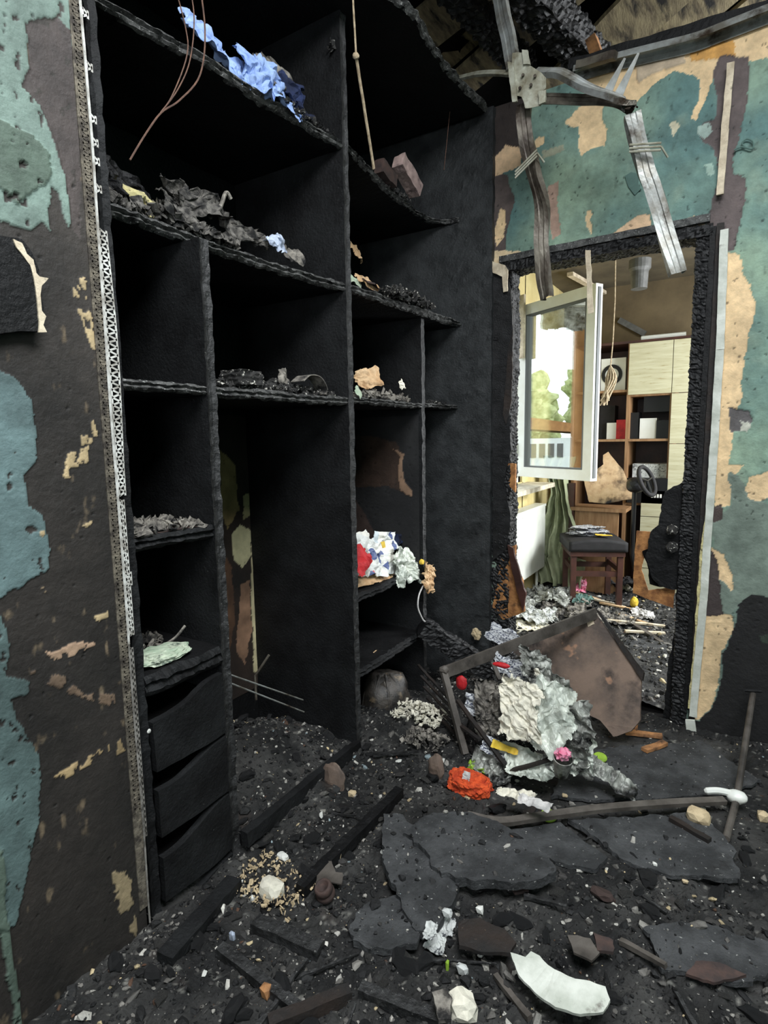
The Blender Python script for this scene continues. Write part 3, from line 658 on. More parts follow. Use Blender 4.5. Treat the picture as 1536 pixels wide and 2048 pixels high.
# desk
dk = thing('desk', 'light brown wooden desk side under the fallen plaster sheet', 'desk', (-1.05, 5.2, 0))
p0 = at_y(1150, 1005, 4.95)[0]; p1 = at_y(1238, 1005, 4.95)[0]
mesh('side_panel', *box((p0, 4.95, 0), (p1, 4.975, .72)), 'wood_mid', dk)
mesh('desktop', *box((p0 - .03, 4.92, .72), (p1 + .06, 5.205, .75)), 'wood_mid', dk)
mesh('rear_panel', *box((p0, 4.975, .04), (p0 + .02, 5.2, .72)), 'wood_mid', dk)
mesh('corner_post', *box((p0 - .055, 4.93, 0), (p0 - .005, 4.98, .95)), 'wood_dark', dk)
sheet_p = [at_y(x, y, 4.88) for x, y in [(1163, 962), (1178, 1004), (1214, 1007), (1264, 998), (1266, 985), (1240, 940), (1208, 905), (1198, 912), (1200, 930)]]
o0 = np.array([sheet_p[0][0], 4.85, .7]); u = np.array([1., 0, 0]); v = np.array([0, .35, .94]); v /= np.linalg.norm(v)
V, F = plate([(p[0] - o0[0], (p[2] - .7) / v[2]) for p in sheet_p], o0, u, v, .012, .02, .006, 8)
mk('scorched_board', (206, 178, 142), (184, 152, 116), 14, .85, .6, 50, dirt=(34, 34, 36), damt=.5, dsc=3.6)
single('plaster_sheet', 'broken beige board with a black scorch leaning on the desk', 'board', V, F, 'scorched_board')

# bookcase on the far wall
YF = 5.22
def cell(x0, y0, x1, y1, Y=YF):
    a = at_y(x0, y0, Y); b = at_y(x1, y1, Y); return a[0], b[0], min(a[2], b[2]), max(a[2], b[2])
bc = thing('bookcase', 'wall unit with pale wood doors and open niches in the far room', 'bookcase', (-.6, 5.4, 0))
xl, xm, xe, xr2 = at_y(1196, 800, YF)[0], at_y(1256, 800, YF)[0], at_y(1343, 800, YF)[0], at_y(1420, 800, YF)[0]
def bpart(nm, lo, hi, m='wood_mid'): return mesh(nm, *box(lo, hi), m, bc)
zt = at_y(1300, 683, YF)[2]
bpart('back', (xl - .2, 5.68, 0), (xr2, 5.7, zt), 'wood_dark')
for x in (xl - .2, xm, xe): bpart('upright', (x - .012, YF + .003, 0), (x + .012, 5.68, zt))
z787 = at_y(1300, 789, YF)[2]; z880 = at_y(1300, 880, YF)[2]; z962 = at_y(1300, 966, YF)[2]; z783 = at_y(1225, 783, YF)[2]
for z in (z787, z880, z962 - .182): bpart('shelf', (xm + .012, YF + .003, z - .01), (xe - .012, 5.68, z + .01))
for z in (z783, z880): bpart('shelf', (xl - .188, YF + .003, z - .01), (xm - .012, 5.68, z + .01))
bpart('top', (xl - .2, YF, zt), (xr2, 5.7, zt + .02), 'wood_dark')
d = bpart('door', (xm + .001, YF - .018, z787 + .005), (xe - .003, YF, zt - .005), 'wood_pale')
z1022 = at_y(1300, 880, YF)[2]
bpart('door', (xe + .002, YF - .018, z787 + .005), (xr2, YF, zt - .005), 'wood_pale')
bpart('door', (xe + .002, YF - .018, z880 - .03), (xr2, YF, z787 - .001), 'wood_pale')
zb = at_y(1300, 980, YF)[2]
bpart('door', (xe + .002, YF - .018, zb), (xr2, YF, z880 - .035), 'wood_pale')
xd = at_y(1283, 1000, YF)[0]
for k in range(4):
    q = bpart('drawer', (xd, YF - .02, zb - .004 - (k + 1) * zb / 4 + .006), (xr2, YF - .002, zb - .004 - k * zb / 4), 'wood_pale')
bpart('plinth', (xd, YF, 0), (xr2, 5.68, zb - .003), 'wood_dark')
# things on its shelves
def stand(name, label, cat, px0, py0, px1, py1, mat, y=5.32, dep=.16, zbase=None, group=None):
    a = at_y(px0, py0, y); b = at_y(px1, py1, y); zb_ = zbase if zbase is not None else min(a[2], b[2]); h = abs(a[2] - b[2])
    V, F = gridbox((b[0] - a[0], dep, h), (.2, .2, .2)); V = V + ((a[0] + b[0]) / 2, y + dep / 2, zb_ + h / 2 + .0005)
    return single(name, label, cat, V, F, mat)
t = thing('headset_box', 'white carton printed with a black ring, upper shelf of the far wall unit', 'box', (-1.0, 5.32, z783 + .01))
a = at_y(1203, 718, 5.3); b = at_y(1250, 780, 5.3); zb_ = z783 + .0105
crt = mesh('carton', *box((a[0], 5.3, zb_), (b[0], 5.5, zb_ + a[2] - b[2])), 'white_pvc', t)
cc = ((a[0] + b[0]) / 2 - .01, 5.297, zb_ + (a[2] - b[2]) * .5)
V, F = lathe([(.055, 0), (.085, 0), (.085, -.002), (.055, -.002), (.055, 0)], cc, 28, (0, 1, 0)); mesh('printed_ring', V, F, 'black_plastic', crt)
stand('monitor', 'black screen device in the upper niche of the far wall unit', 'monitor', 1288, 796, 1339, 834, 'black_plastic', zbase=z787 - .14)
stand('carton', 'white carton in the upper niche of the far wall unit', 'box', 1280, 838, 1312, 878, 'white_pvc', 5.3, zbase=z880 + .011)
stand('camera_box', 'black box with a round lens picture beside the white carton', 'box', 1313, 842, 1337, 878, 'black_plastic', 5.29, zbase=z880 + .011)
stand('speaker', 'small black speaker at the left of the upper niche', 'speaker', 1261, 826, 1276, 878, 'black_plastic', 5.31, zbase=z880 + .011)
stand('red_tin', 'red tin on the shelf left of the niche', 'tin', 1233, 840, 1250, 878, 'red', 5.3, zbase=z880 + .011)
stand('black_case', 'black case holding a white card on the far shelf', 'box', 1200, 812, 1228, 878, 'black_soft', 5.34, zbase=z880 + .011)
stand('white_card', 'white card with two dark dots on the far shelf', 'card', 1215, 813, 1234, 845, 'white_pvc', 5.31, .01, zbase=z880 + .011)
stand('paper_stack', 'stack of white paper in the lower niche', 'paper', 1266, 912, 1334, 940, 'paper', 5.28, .3, zbase=z962 + .0405)
t = thing('disc_player', 'black device with pale figures on its front under the paper stack', 'device', (-.65, 5.25, z962 - .15))
a = at_y(1256, 938, 5.2); b = at_y(1335, 975, 5.2)
mesh('body', *box((a[0], 5.2, z962 - .17), (b[0], 5.5, z962 + .04)), 'black_plastic', t)
for k in range(4): mesh('figure', *box((b[0] - .12 + k * .022, 5.196, z962 - .12), (b[0] - .106 + k * .022, 5.2, z962 - .09)), 'white_pvc', t)
V, F = tube([(at_y(1283, 672, 5.3)[0], 5.3, zt + .042), (at_y(1372, 668, 5.3)[0], 5.3, zt + .042)], .02, 10); single('tube_light', 'white tube lamp lying above the far wall unit', 'lamp', V, F, 'white_pvc')
a = at_y(1238, 640, 5.73); b = at_y(1290, 668, 5.73); single('wall_strip', 'grey slanting strip on the wall above the far wall unit', 'strip', *beam(a, b, .03, .05, .1, 0, 1), 'grey_plastic')
V, F = lathe([(.0, .0), (.055, 0), (.06, .12), (.075, .14), (.075, .2)], at_y(1278, 578, 4.6), 20); single('ceiling_socket', 'grey lamp socket hanging from the far ceiling', 'lamp', V, F, 'grey_plastic')
a = at_z(1140, 548, 2.66); b = at_z(1215, 590, 2.66); single('ceiling_batten', 'pale batten across the ceiling of the far room', 'batten', *beam(a, b, .05, .03, .1, .001, 9), 'cream_strip')
# cord with bundle
cp = [at_y(x, y, 4.4) for x, y in [(1231, 520), (1230, 600), (1226, 680), (1221, 735)]]
t = thing('rope_hank', 'beige cord with a knotted bundle hanging in the far room', 'cord', cp[0])
mesh('cord', *tube(cp, .0045, 6), 'cord', t)
c = at_y(1219, 765, 4.4); parts = []
for k in range(12):
    an = k * .52; top = cp[-1] + (0, 0, .01)
    parts.append(tube(smooth_path([top, c + (.035 * math.cos(an) + .01, .02 * math.sin(an), .02), c + (-.03 + .03 * math.cos(an * 1.7), .02 * math.sin(an), -.1 - .03 * (k % 3))], 4), .006, 5))
mesh('bundle', *join(parts), 'cord', t)
# steering wheel
sc_ = at_y(1294, 962, 4.75)
t = thing('game_wheel', 'black steering wheel controller standing by the desk in the far room', 'steering wheel', sc_)
ax = np.array([.9, -.25, .38]); ax /= np.linalg.norm(ax); _, s1, s2 = frame_of(ax)
V, F = tube([sc_ + .115 * (math.cos(t_) * s1 + math.sin(t_) * s2) for t_ in np.linspace(0, 2 * math.pi, 30)], .016, 8, False); mesh('rim', V, F, 'black_soft', t, smooth=True)
mesh('spoke', *join([tube([sc_, sc_ + .11 * (math.cos(q) * s1 + math.sin(q) * s2)], .01, 6) for q in (.2, 2.9, 4.7)]), 'black_plastic', t)
mesh('base', *rock(sc_ - ax * .09, (.07, .08, .06), 4, .1, 3, flat=.8), 'black_plastic', t)
mesh('stand', *join([tube([sc_ - ax * .1, (sc_[0] - .1, 4.85, .4), (sc_[0] - .02, 4.9, .0)], .018, 8), tube([(sc_[0] - .05, 4.7, .012), (sc_[0] + .05, 5.1, .012)], .012, 6)]), 'black_plastic', t)
V, F = crumple((-.78, 5.05, .12), (.28, 0, 0), (0, .3, 0), 24, 24, .07, 7, 91); single('black_bag', 'crumpled black bag on the floor beside the desk', 'bag', V, F, 'black_soft')

# ------------------------------------------------------------------ shelving unit
un = thing('shelving_unit', 'burnt black built-in shelving unit with curved shelves and drawers', 'shelving', (-1.6, 1.8, 0))
def upart(nm, VF, m='char_board', m2=None, test=None, **k):
    o = mesh(nm, VF[0], VF[1], m, un, **k)
    if m2:
        o.data.materials.append(MATS[m2]); V = np.asarray(VF[0])
        for p in o.data.polygons:
            if test(p, V): p.material_index = 1
    return o
edge_face = lambda p, V: abs(p.normal.x) > .2 and all(V[i][0] > -1.47 for i in p.vertices)
def divider(y, z0, z1, x1, th, nm='divider', s=0, m='char_board', x0=BK):
    V, F = gridbox((x1 - x0, th, z1 - z0), (.03, .012, .02), (30, 3, 140))
    e = V[:, 0] > (x1 - x0) / 2 - 1e-6
    jag = fbm(V * [1, 1, 1] + 5 * s, 30, 4, s) ; V[e, 0] += jag[e] * .009 - .003
    mid = e & (np.abs(V[:, 1]) < th * .2); V[mid, 0] -= .006
    V[e, 1] += fbm(V[e], 60, 3, s + 3) * .004
    V[~e] = rough(V[~e], .002, 6, s)
    return V + ((x0 + x1) / 2, y, (z0 + z1) / 2), F
D1, D2, D3 = 1.165, 1.868, 2.475
for a_ in ((D1, .02, 1.915, AX, .034, 'divider', 1), (D2, .01, 2.9, AX, .036, 'divider', 2), (D3, .01, 1.915, AX, .032, 'divider', 3)): upart('divider', divider(*a_), 'char_board', 'divider_edge', lambda p, V: p.normal.x > .5)
# third divider: its face keeps some unburnt brown
def d3_base(P): return mixc(lin(27, 27, 28), lin(38, 38, 38), np.clip(fbm(P, 8, 4, 3) + .5, 0, 1))
br = [([(640, 1000), (700, 985), (724, 1020), (757, 1078), (700, 1085), (640, 1080)], (66, 52, 46), .25, 0),
      ([(640, 860), (745, 872), (790, 884), (806, 908), (800, 940), (815, 985), (822, 995), (806, 985), (770, 972), (640, 975)], (62, 46, 36), .35, 0),
      ([(786, 898), (808, 908), (803, 935), (809, 960), (826, 985), (822, 994), (800, 980), (795, 940), (800, 912)], (150, 120, 96), .3, .002)]
def xpaint(name, y, x0, x1, z0, z1, base, layers, s): return painted(name, 'y', y, x0, x1, z0, z1, .006, base, layers, -1, s=s, warp=.01, mat='unburnt', kind=None, parent=un)
xpaint('divider_facing', D3 - .0195, BK + .01, AX - .02, .7, 1.46, d3_base, br, 33)
# end panel by the doorway, deeper than the shelves; rough blistered face
V, F = gridbox((-1.085 - BK, .03, 2.91), .014, (60, 2, 220)); f = V[:, 1] < 0
bl = np.clip(fbm(V, 34, 4, 8) - .05, 0, 1) * .009 * np.clip((V[:, 0] - .0) * 4, 0, 1)
V[f, 1] -= bl[f]; e = V[:, 0] > .39; V[e, 0] += fbm(V[e], 22, 4, 12) * .006
upart('end_panel', (V + ((-1.085 + BK) / 2, 2.803, 1.465), F), 'panel_char')
upart('end_panel', divider(.872, .01, 2.9, AX - .004, .03, s=5))
# back panel
cream = [([(506, 900), (514, 900), (522, 1345), (508, 1345), (502, 1150)], (214, 202, 160), .15, .002),
         ([(462, 1070), (480, 1050), (500, 1060), (502, 1110), (484, 1135), (468, 1120)], (206, 198, 156), .2, .001),
         ([(440, 900), (470, 930), (478, 1020), (455, 1060), (440, 1020)], (150, 128, 84), .35, 0),
         ([(486, 990), (500, 985), (500, 1030), (488, 1040)], (190, 176, 130), .3, 0),
         ([(480, 1170), (500, 1160), (505, 1260), (490, 1330), (470, 1300), (478, 1220)], (150, 116, 92), .45, 0),
         ([(440, 1100), (462, 1130), (470, 1240), (455, 1330), (440, 1340)], (92, 66, 48), .4, 0)]
painted('back_panel', 'x', BK, D1 + .01, D2 - .01, .2, 1.46, .006, lambda P: mixc(lin(30, 24, 20), lin(52, 40, 32), np.clip(fbm(P, 8, 4, 3) + .5, 0, 1)), cream, 1, s=51, warp=.012, mat='unburnt', kind=None, parent=un)
upart('back_panel', box((BK - .02, .84, 0), (BK - .003, DW, 2.92)), 'char')

def curve_shelf(z, pts, th=.034, nm='shelf', s=0, x_back=BK, m='char_edge', mtop='char_board'):
    """shelf slab whose front edge follows the plan curve pts [(x,y)...]; edge burnt ragged"""
    P = smooth_path([(x, y, 0) for x, y in pts], 10); L_ = np.concatenate([[0], np.cumsum(np.linalg.norm(np.diff(P, axis=0), axis=1))])
    n = int(L_[-1] / .009); t = np.linspace(0, L_[-1], n); X = np.interp(t, L_, P[:, 0]); Y = np.interp(t, L_, P[:, 1])
    prof = [(x_back, .5), (-.08, .5), (-.012, .5), (-.002, .36), (.003, .2), (-.008, .04), (-.004, -.05), (.003, -.22), (-.004, -.4), (-.014, -.5), (-.08, -.5), (x_back, -.5)]
    V = []; k = len(prof)
    for i in range(n):
        for j, (dx, zz) in enumerate(prof):
            x = x_back if dx == x_back else X[i] + dx
            V.append((x, Y[i], z + zz * th))
    V = np.array(V); fr = np.tile([0 if p[0] in (x_back, -.08) else 1 for p in prof], n)[:, None]
    V = V + fr * np.stack([fbm(V, 38, 4, s) * .013, fbm(V, 38, 3, s + 4) * .003, fbm(V, 50, 4, s + 8) * .0065], 1)
    V[:, 2] += fbm(V, 5, 2, s + 13) * .006
    F = [(i * k + j, (i + 1) * k + j, (i + 1) * k + (j + 1) % k, i * k + (j + 1) % k) for i in range(n - 1) for j in range(k)]
    F += [tuple(range(k))[::-1], tuple(range((n - 1) * k, n * k))][::-1]
    return V, F
def splan(pxs, z): return [tuple(at_z(x, y, z)[:2]) for x, y in pxs]
ZT, ZA, ZB = 2.44, 1.93, 1.497
def clampy(p, lo, hi): return [(x, min(max(y, lo), hi)) for x, y in p]
T1 = clampy([(-1.42, .885)] + splan([(330, 72), (400, 110), (470, 155), (520, 190), (600, 240)], ZT) + [(-1.312, D2 - .018)], .885, D2)
T2 = clampy([(-1.312, D2 + .018)] + splan([(744, 344), (790, 390), (849, 432), (884, 443)], ZT) + [(-1.262, 2.785)], D2, 2.79)
A1 = clampy([(-1.37, .885)] + splan([(270, 434), (330, 457), (450, 502), (600, 550)], ZA) + [(-1.31, D2 - .018)], .885, D2)
A2 = clampy([(-1.31, D2 + .018)] + splan([(760, 595), (850, 625)], ZA) + [(-1.255, 2.785)], D2, 2.79)
for i, (pl, z) in enumerate(((T1, ZT), (T2, ZT), (A1, ZA), (A2, ZA))):
    upart('shelf', curve_shelf(z, pl, .034 if i != 1 else .026, s=20 + i), 'char', 'char_edge', edge_face)
upart('shelf', curve_shelf(ZB, [(-1.33, .885), (-1.315, 1.0), (-1.312, D1 - .018)], .03, s=31), 'char', 'char_edge', edge_face)
upart('shelf', curve_shelf(ZB, [(-1.315, D1 + .018), (-1.305, 1.5), (-1.312, D2 - .018)], .034, s=32), 'char', 'char_edge', edge_face)
upart('shelf', curve_shelf(ZB + .008, [(-1.31, D2 + .018), (-1.30, 2.2), (-1.31, D3 - .017)], .026, s=33), 'char', 'char_edge', edge_face)
upart('shelf', curve_shelf(ZB + .012, [(-1.31, D3 + .017), (-1.30, 2.6), (-1.27, 2.785)], .026, s=34), 'char', 'char_edge', edge_face)
upart('shelf', curve_shelf(1.085, [(-1.32, .885), (-1.315, 1.0), (-1.312, D1 - .018)], .04, s=35), 'char', 'char_board', edge_face)
upart('shelf', curve_shelf(.70, [(-1.305, .885), (-1.30, 1.0), (-1.305, D1 - .018)], .06, s=36), 'char', 'char_board', edge_face)
upart('shelf', curve_shelf(.69, [(-1.312, D2 + .018), (-1.31, 2.1), (-1.34, 2.3), (-1.36, D3 - .017)], .034, s=37), 'char', 'char_board', edge_face)
upart('shelf', curve_shelf(.36, [(-1.312, D2 + .018), (-1.31, 2.1), (-1.315, D3 - .017)], .04, s=38), 'char', 'char_board', edge_face)
# unit top board, front bowed out at the end
TB = clampy([(-1.30, .885), (-1.30, 1.4)] + splan([(800, 0), (860, 80), (900, 140), (975, 215)], 2.9) , .885, 2.79)
upart('top_board', curve_shelf(2.905, TB, .04, s=40), 'char', 'char_edge', edge_face)
# drawers with scooped fronts
def drawer_front(z0, z1, dip, y0=.895, y1=D1 - .022, bow=.0, s=0):
    n, m = 46, 14; V = []
    for i in range(n):
        t = i / (n - 1); y = y0 + (y1 - y0) * t; top = z1 - dip * (.5 + .5 * math.cos(math.pi * min(1, max(0, (t - .12) / .78))))
        for j in range(m):
            q = j / (m - 1); V.append((AX + .004 + bow * math.sin(math.pi * t), y, z0 + (top - z0) * q))
    V = rough(np.array(V), .0035, 14, s); k = len(V); W = V - (.022, 0, 0)
    F = [(i * m + j, (i + 1) * m + j, (i + 1) * m + j + 1, i * m + j + 1) for i in range(n - 1) for j in range(m - 1)]
    F2 = [tuple(x + k for x in f[::-1]) for f in F]
    for j in range(m - 1): F2 += [(j, j + 1, k + j + 1, k + j), ((n - 1) * m + j + 1, (n - 1) * m + j, k + (n - 1) * m + j, k + (n - 1) * m + j + 1)]
    for i in range(n - 1): F2 += [(i * m + m - 1, (i + 1) * m + m - 1, k + (i + 1) * m + m - 1, k + i * m + m - 1), ((i + 1) * m, i * m, k + i * m, k + (i + 1) * m)]
    return np.concatenate([V, W]), F + F2
zs = [.02, .060, .258, .452, .655]
for i in range(3, -1, -1):
    z0, z1 = (zs[i] + .006, zs[i + 1]) if i > 0 else (-.1, .055)
    upart('drawer', drawer_front(z0, z1 - .006, [.03, .05, .045, .048][i], s=60 + i, bow=.006), 'char_board')
    upart('drawer_body', box((BK + .1, .9, z0 + .01), (AX - .03, D1 - .03, z1 - .07 if i else 0.02)), 'soot')
# plinth rail in the middle bay and low right board
upart('plinth', beam((AX + .005, D1 + .02, .035), (AX + .005, D2 - .02, .04), .03, .1, .014, .003, 30, 5, up=(0, 0, 1)), 'char')

# ------------------------------------------------------------------ corner bead of the left wall
cb = thing('corner_bead', 'perforated metal corner bead with white mesh along the left wall edge', 'corner bead', (AX, .835, 0))
def bead_line(y_off=0.0, z0=.02, z1=2.9, n=220, s=0):
    z = np.linspace(z0, z1, n); y = .842 + y_off + .004 * fbm(np.stack([z, z * 0, z * 0], 1), 3, 3, s); return np.stack([np.full(n, AX + .006), y, z], 1)
mk('bead_mid', (150, 146, 140), (96, 92, 86), 30, .6, dirt=(30, 28, 26), damt=.56, dsc=22)
P = bead_line(z0=.84); V, F = tube(P, .0032, 6); mesh('nosing', V, F, 'bead_white', cb)
P = bead_line(z0=.05, z1=.84); V, F = tube(P, .0026, 6); mesh('nosing', V, F, 'bead_mid', cb)
def lattice(y0, y1, z0, z1, x, pitch, bar, jag=0, s=0):
    """strip of triangles: two edges and a zigzag between, real holes"""
    parts = []; n = int((z1 - z0) / pitch); r = random.Random(s)
    for k in range(n):
        za = z0 + k * pitch; zb_ = za + pitch; zm = (za + zb_) / 2; yo = y1 + (math.sin(za * 9) * .004 if jag else 0)
        for a_, b_ in (((x, y0, za), (x, yo, zm)), ((x, yo, zm), (x, y0, zb_))):
            parts.append(beam(a_, b_, bar, .0014, 1, 0, 1, up=(1, 0, 0)))
        parts.append(beam((x, yo, zm - pitch / 2), (x, yo, zm + pitch / 2), bar, .0014, 1, 0, 1, up=(1, 0, 0)))
        parts.append(beam((x, y0, za), (x, y0, zb_), bar, .0014, 1, 0, 1, up=(1, 0, 0)))
    return join(parts)
mesh('perforated_flange', *lattice(.822, .838, .38, 2.9, AX + .004, .0135, .0042, s=1), 'bead_grey', cb)
mesh('flange_backing', *box((AX - .002, .816, .1), (AX + .0035, .843, 2.9)), 'bead_grey', cb)
mesh('mesh_wing', *lattice(.847, .867, 1.22, 1.865, AX + .004, .0185, .0046, 1, 2), 'bead_white', cb)
mesh('mesh_wing', *lattice(.846, .856, .86, 1.22, AX + .005, .0175, .005, 0, 3), 'bead_white', cb)
mesh('mesh_wing', *lattice(.846, .860, .99, 1.03, AX + .006, .0175, .0055, 0, 5), 'bead_white', cb)
mesh('mesh_wing', *lattice(.844, .850, .30, .84, AX + .005, .016, .004, 0, 6), 'bead_mid', cb)
for z in (1.93, 1.99, 2.03, 2.08, 2.19, 2.3): mesh('mesh_scrap', *lattice(.846, .858, z, z + .02, AX + .005, .0175, .0045, 0, 7), 'bead_white', cb)

# charred pad hanging on the left wall
pp = [at_x(x, y, AX + .03) for x, y in [(-260, 440), (0, 472), (42, 478), (62, 505), (76, 540), (78, 570), (86, 620), (84, 662), (40, 664), (-30, 672), (-260, 680)]]
pd = thing('wall_pad', 'charred black board hanging on the left wall with a torn beige edge', 'board', (AX, .5, 1.6))
V, F = plate([(p[1], p[2]) for p in pp], (AX + .03, 0, 0), (0, 1, 0), (0, 0, 1), .028, .012, .004, 4, .004); mesh('board', V, F, 'char', pd)
ed = [at_x(x, y, AX + .034) for x, y in [(26, 476), (44, 484), (54, 506), (68, 518), (74, 545), (80, 552), (98, 556), (84, 570), (82, 590), (84, 620), (92, 632), (86, 650), (94, 664), (78, 666), (78, 640), (76, 600), (70, 560), (62, 530), (48, 512), (34, 494)]]
V, F = plate([(p[1], p[2]) for p in ed], (AX + .035, 0, 0), (0, 1, 0), (0, 0, 1), .004, .008, .002, 6, .003); mesh('torn_edge', V, F, 'cream_strip', pd)

# ------------------------------------------------------------------ charred door frame
df = struct('door_1', *beam((-1.04, DW + .055, 0), (-1.04, DW + .055, 2.2), .12, .1, .008, .012, 14, 11, up=(1, 0, 0), scale=(.016, .026, .010), maxn=(300, 16, 14)), 'char_scale')
V, F = beam((-.172, DW + .05, 0), (-.168, DW + .05, 2.2), .12, .062, .007, .004, 14, 12, up=(1, 0, 0), scale=(.014, .028, .010), maxn=(320, 18, 10)); mesh('right_jamb', V, F, 'char_scale', df)
V, F = beam((-1.05, DW + .045, 2.18), (-.14, DW + .045, 2.18), .13, .045, .008, .005, 14, 13, scale=(.022, .018, .008), maxn=(110, 18, 7)); mesh('lintel', V, F, 'char_scale', df)
V, F = beam((-1.05, DW - .01, 2.215), (-.15, DW - .012, 2.225), .03, .03, .012, .004, 20, 14); mesh('head_moulding', V, F, 'char_edge', df)
V, F = beam((-.118, DW + .002, .05), (-.112, DW + .002, 2.2), .025, .026, .012, .003, 20, 15, up=(1, 0, 0)); mesh('stop_bead', V, F, 'char_brown', df)
V, F = beam((-.142, DW + .0, .1), (-.138, DW + .0, 2.19), .03, .02, .01, .003, 20, 16, up=(1, 0, 0), maxn=(260, 5, 5)); mesh('stop_bead', V, F, 'char', df)
# left jamb remnants: fibreboard, splinters
def wallplate(name, label, cat, pix, y, th, mat, s=0, warp=.003, parent=None, amp=.005, step=.012):
    Q = [at_y(px, py, y) for px, py in pix]
    V, F = plate([(q[0], q[2]) for q in Q], (0, y, 0), (1, 0, 0), (0, 0, 1), th, step, amp, s, warp)
    if parent: return mesh(name, V, F, mat, parent)
    return single(name, label, cat, V, F, mat)
wallplate('fibreboard_remnant', None, None, [(1008, 925), (1031, 928), (1030, 985), (1012, 965)], DW - .002, .02, 'fibreboard', 3, parent=df)
wallplate('fibreboard_remnant', None, None, [(1005, 1100), (1030, 1090), (1028, 1120), (1045, 1160), (1048, 1225), (1005, 1240), (985, 1215)], DW - .004, .02, 'fibreboard', 4, parent=df)
wallplate('char_lining', None, None, [(985, 540), (1012, 545), (1022, 580), (1025, 680), (1018, 800), (1022, 900), (1008, 960), (1022, 1040), (1012, 1100), (985, 1120)], DW - .012, .03, 'char_scale', 5, parent=df)
wallplate('lining_edge', None, None, [(1016, 700), (1026, 660), (1024, 800), (1012, 850), (1006, 830)], DW - .02, .008, 'char_brown', 6, parent=df)
wallplate('splinter', None, None, [(1014, 1090), (1026, 1098), (1052, 1190), (1046, 1222), (1030, 1170)], DW - .03, .015, 'wood_dark', 7, parent=df)
# charred door leaf remnant on the latch side
dl = thing('door_leaf', 'charred remnant of the door leaf still hanging at the right jamb', 'door', (-.3, DW + .03, 0))
leaf_ = wallplate('charred_leaf', None, None, [(1400, 800), (1372, 930), (1368, 962), (1328, 985), (1322, 1010), (1316, 1050), (1300, 1068), (1298, 1090), (1290, 1112), (1300, 1150), (1318, 1172), (1352, 1178), (1354, 1240), (1336, 1330), (1325, 1440), (1400, 1470)], DW + .02, .035, 'char', 9, .006, dl, .008)
wallplate('leaf_face', None, None, [(1272, 1062), (1300, 1064), (1298, 1095), (1288, 1110), (1284, 1140), (1296, 1180), (1322, 1178), (1350, 1172), (1346, 1215), (1300, 1200), (1266, 1186)], DW + .045, .006, 'fibreboard', 10, .003, dl, .006)
wallplate('leaf_core', None, None, [(1284, 1102), (1302, 1095), (1330, 1130), (1352, 1140), (1350, 1170), (1320, 1175), (1300, 1168), (1296, 1140)], DW + .035, .01, 'soot', 11, .003, dl, .005)
for py in (1060, 1095):
    c = at_y(1345, py, DW - .01)
    V, F = rock(c, (.024, .02, .024), py, .3, 3); mesh('handle', V, F, 'ash_grey', leaf_)
# pale strip beside the doorway, foam line, end piece
def edge_strip(name, pts, wid, th, mat, label, cat, y=DW - .022, s=0, amp=.0025):
    P = [at_y(px, py, y) for px, py in pts]
    parts = [beam(P[i], P[i + 1], wid, th, .012, amp, 26, s + i, up=(0, 1, 0), maxn=(200, 4, 2)) for i in range(len(P) - 1)]
    return single(name, label, cat, *join(parts), mat)
edge_strip('casing_edge', [(1449, 460), (1440, 700), (1424, 950), (1407, 1200), (1386, 1432)], .03, .022, 'pale_strip', 'long pale plaster edging strip right of the doorway', 'strip', s=80)
edge_strip('foam_line', [(1424, 950), (1404, 1100), (1390, 1300), (1378, 1415)], .012, .02, 'foam', 'yellowish foam line down the left of the pale edging', 'foam', y=DW - .02, s=90, amp=.006)
edge_strip('broken_trim', [(1380, 1440), (1388, 1500)], .038, .012, 'pale_strip', 'broken white trim end at the foot of the edging', 'strip', y=DW - .05, s=95)
edge_strip('plaster_bead', [(1462, 125), (1450, 260), (1440, 390)], .026, .012, 'cream_strip', 'short pale plaster bead above the corner of the doorway', 'strip', s=97)
V, F = join([wp for wp in [(lambda Q: plate([(q[0], q[2]) for q in Q], (0, DW - .03, 0), (1, 0, 0), (0, 0, 1), .006, .01, .003, 3))([at_y(x, y, DW - .03) for x, y in [(978, 520), (1010, 530), (1016, 540), (1014, 582), (1006, 584), (1004, 552), (985, 545)]])]])
single('peeled_paper', 'curled strip of peeled paper at the left corner over the doorway', 'paper', V, F, 'cream_strip')
V, F = (lambda Q: plate([(q[0], q[2]) for q in Q], (0, DW - .05, 0), (1, 0, 0), (0, 0, 1), .003, .01, .003, 5))([at_y(x, y, DW - .05) for x, y in [(1170, 500), (1182, 500), (1184, 560), (1187, 625), (1176, 628), (1174, 560)]])
single('hanging_tape', 'cream paper strip hanging from the middle of the door head', 'strip', V, F, 'cream_strip')
V, F = (lambda Q: plate([(q[0], q[2]) for q in Q], (0, DW - .006, 0), (1, 0, 0), (0, 0, 1), .005, .01, .002, 15, .001))([at_y(x, y, DW - .006) for x, y in [(1250, 352), (1262, 344), (1278, 348), (1276, 366), (1282, 378), (1270, 390), (1256, 372)]])
single('mount_plate', 'small pale mounting plate on the teal wall between the two profiles', 'plate', V, F, 'teal_plain')
V, F = tube(smooth_path([at_y(x, y, DW - .012) for x, y in [(1468, 300), (1484, 294), (1504, 298), (1506, 284), (1494, 278), (1484, 286), (1490, 294)]], 5), .003, 6)
single('wire_loop', 'little pale wire loop sticking out of the teal wall at the far right', 'wire', V, F, 'teal_plain')
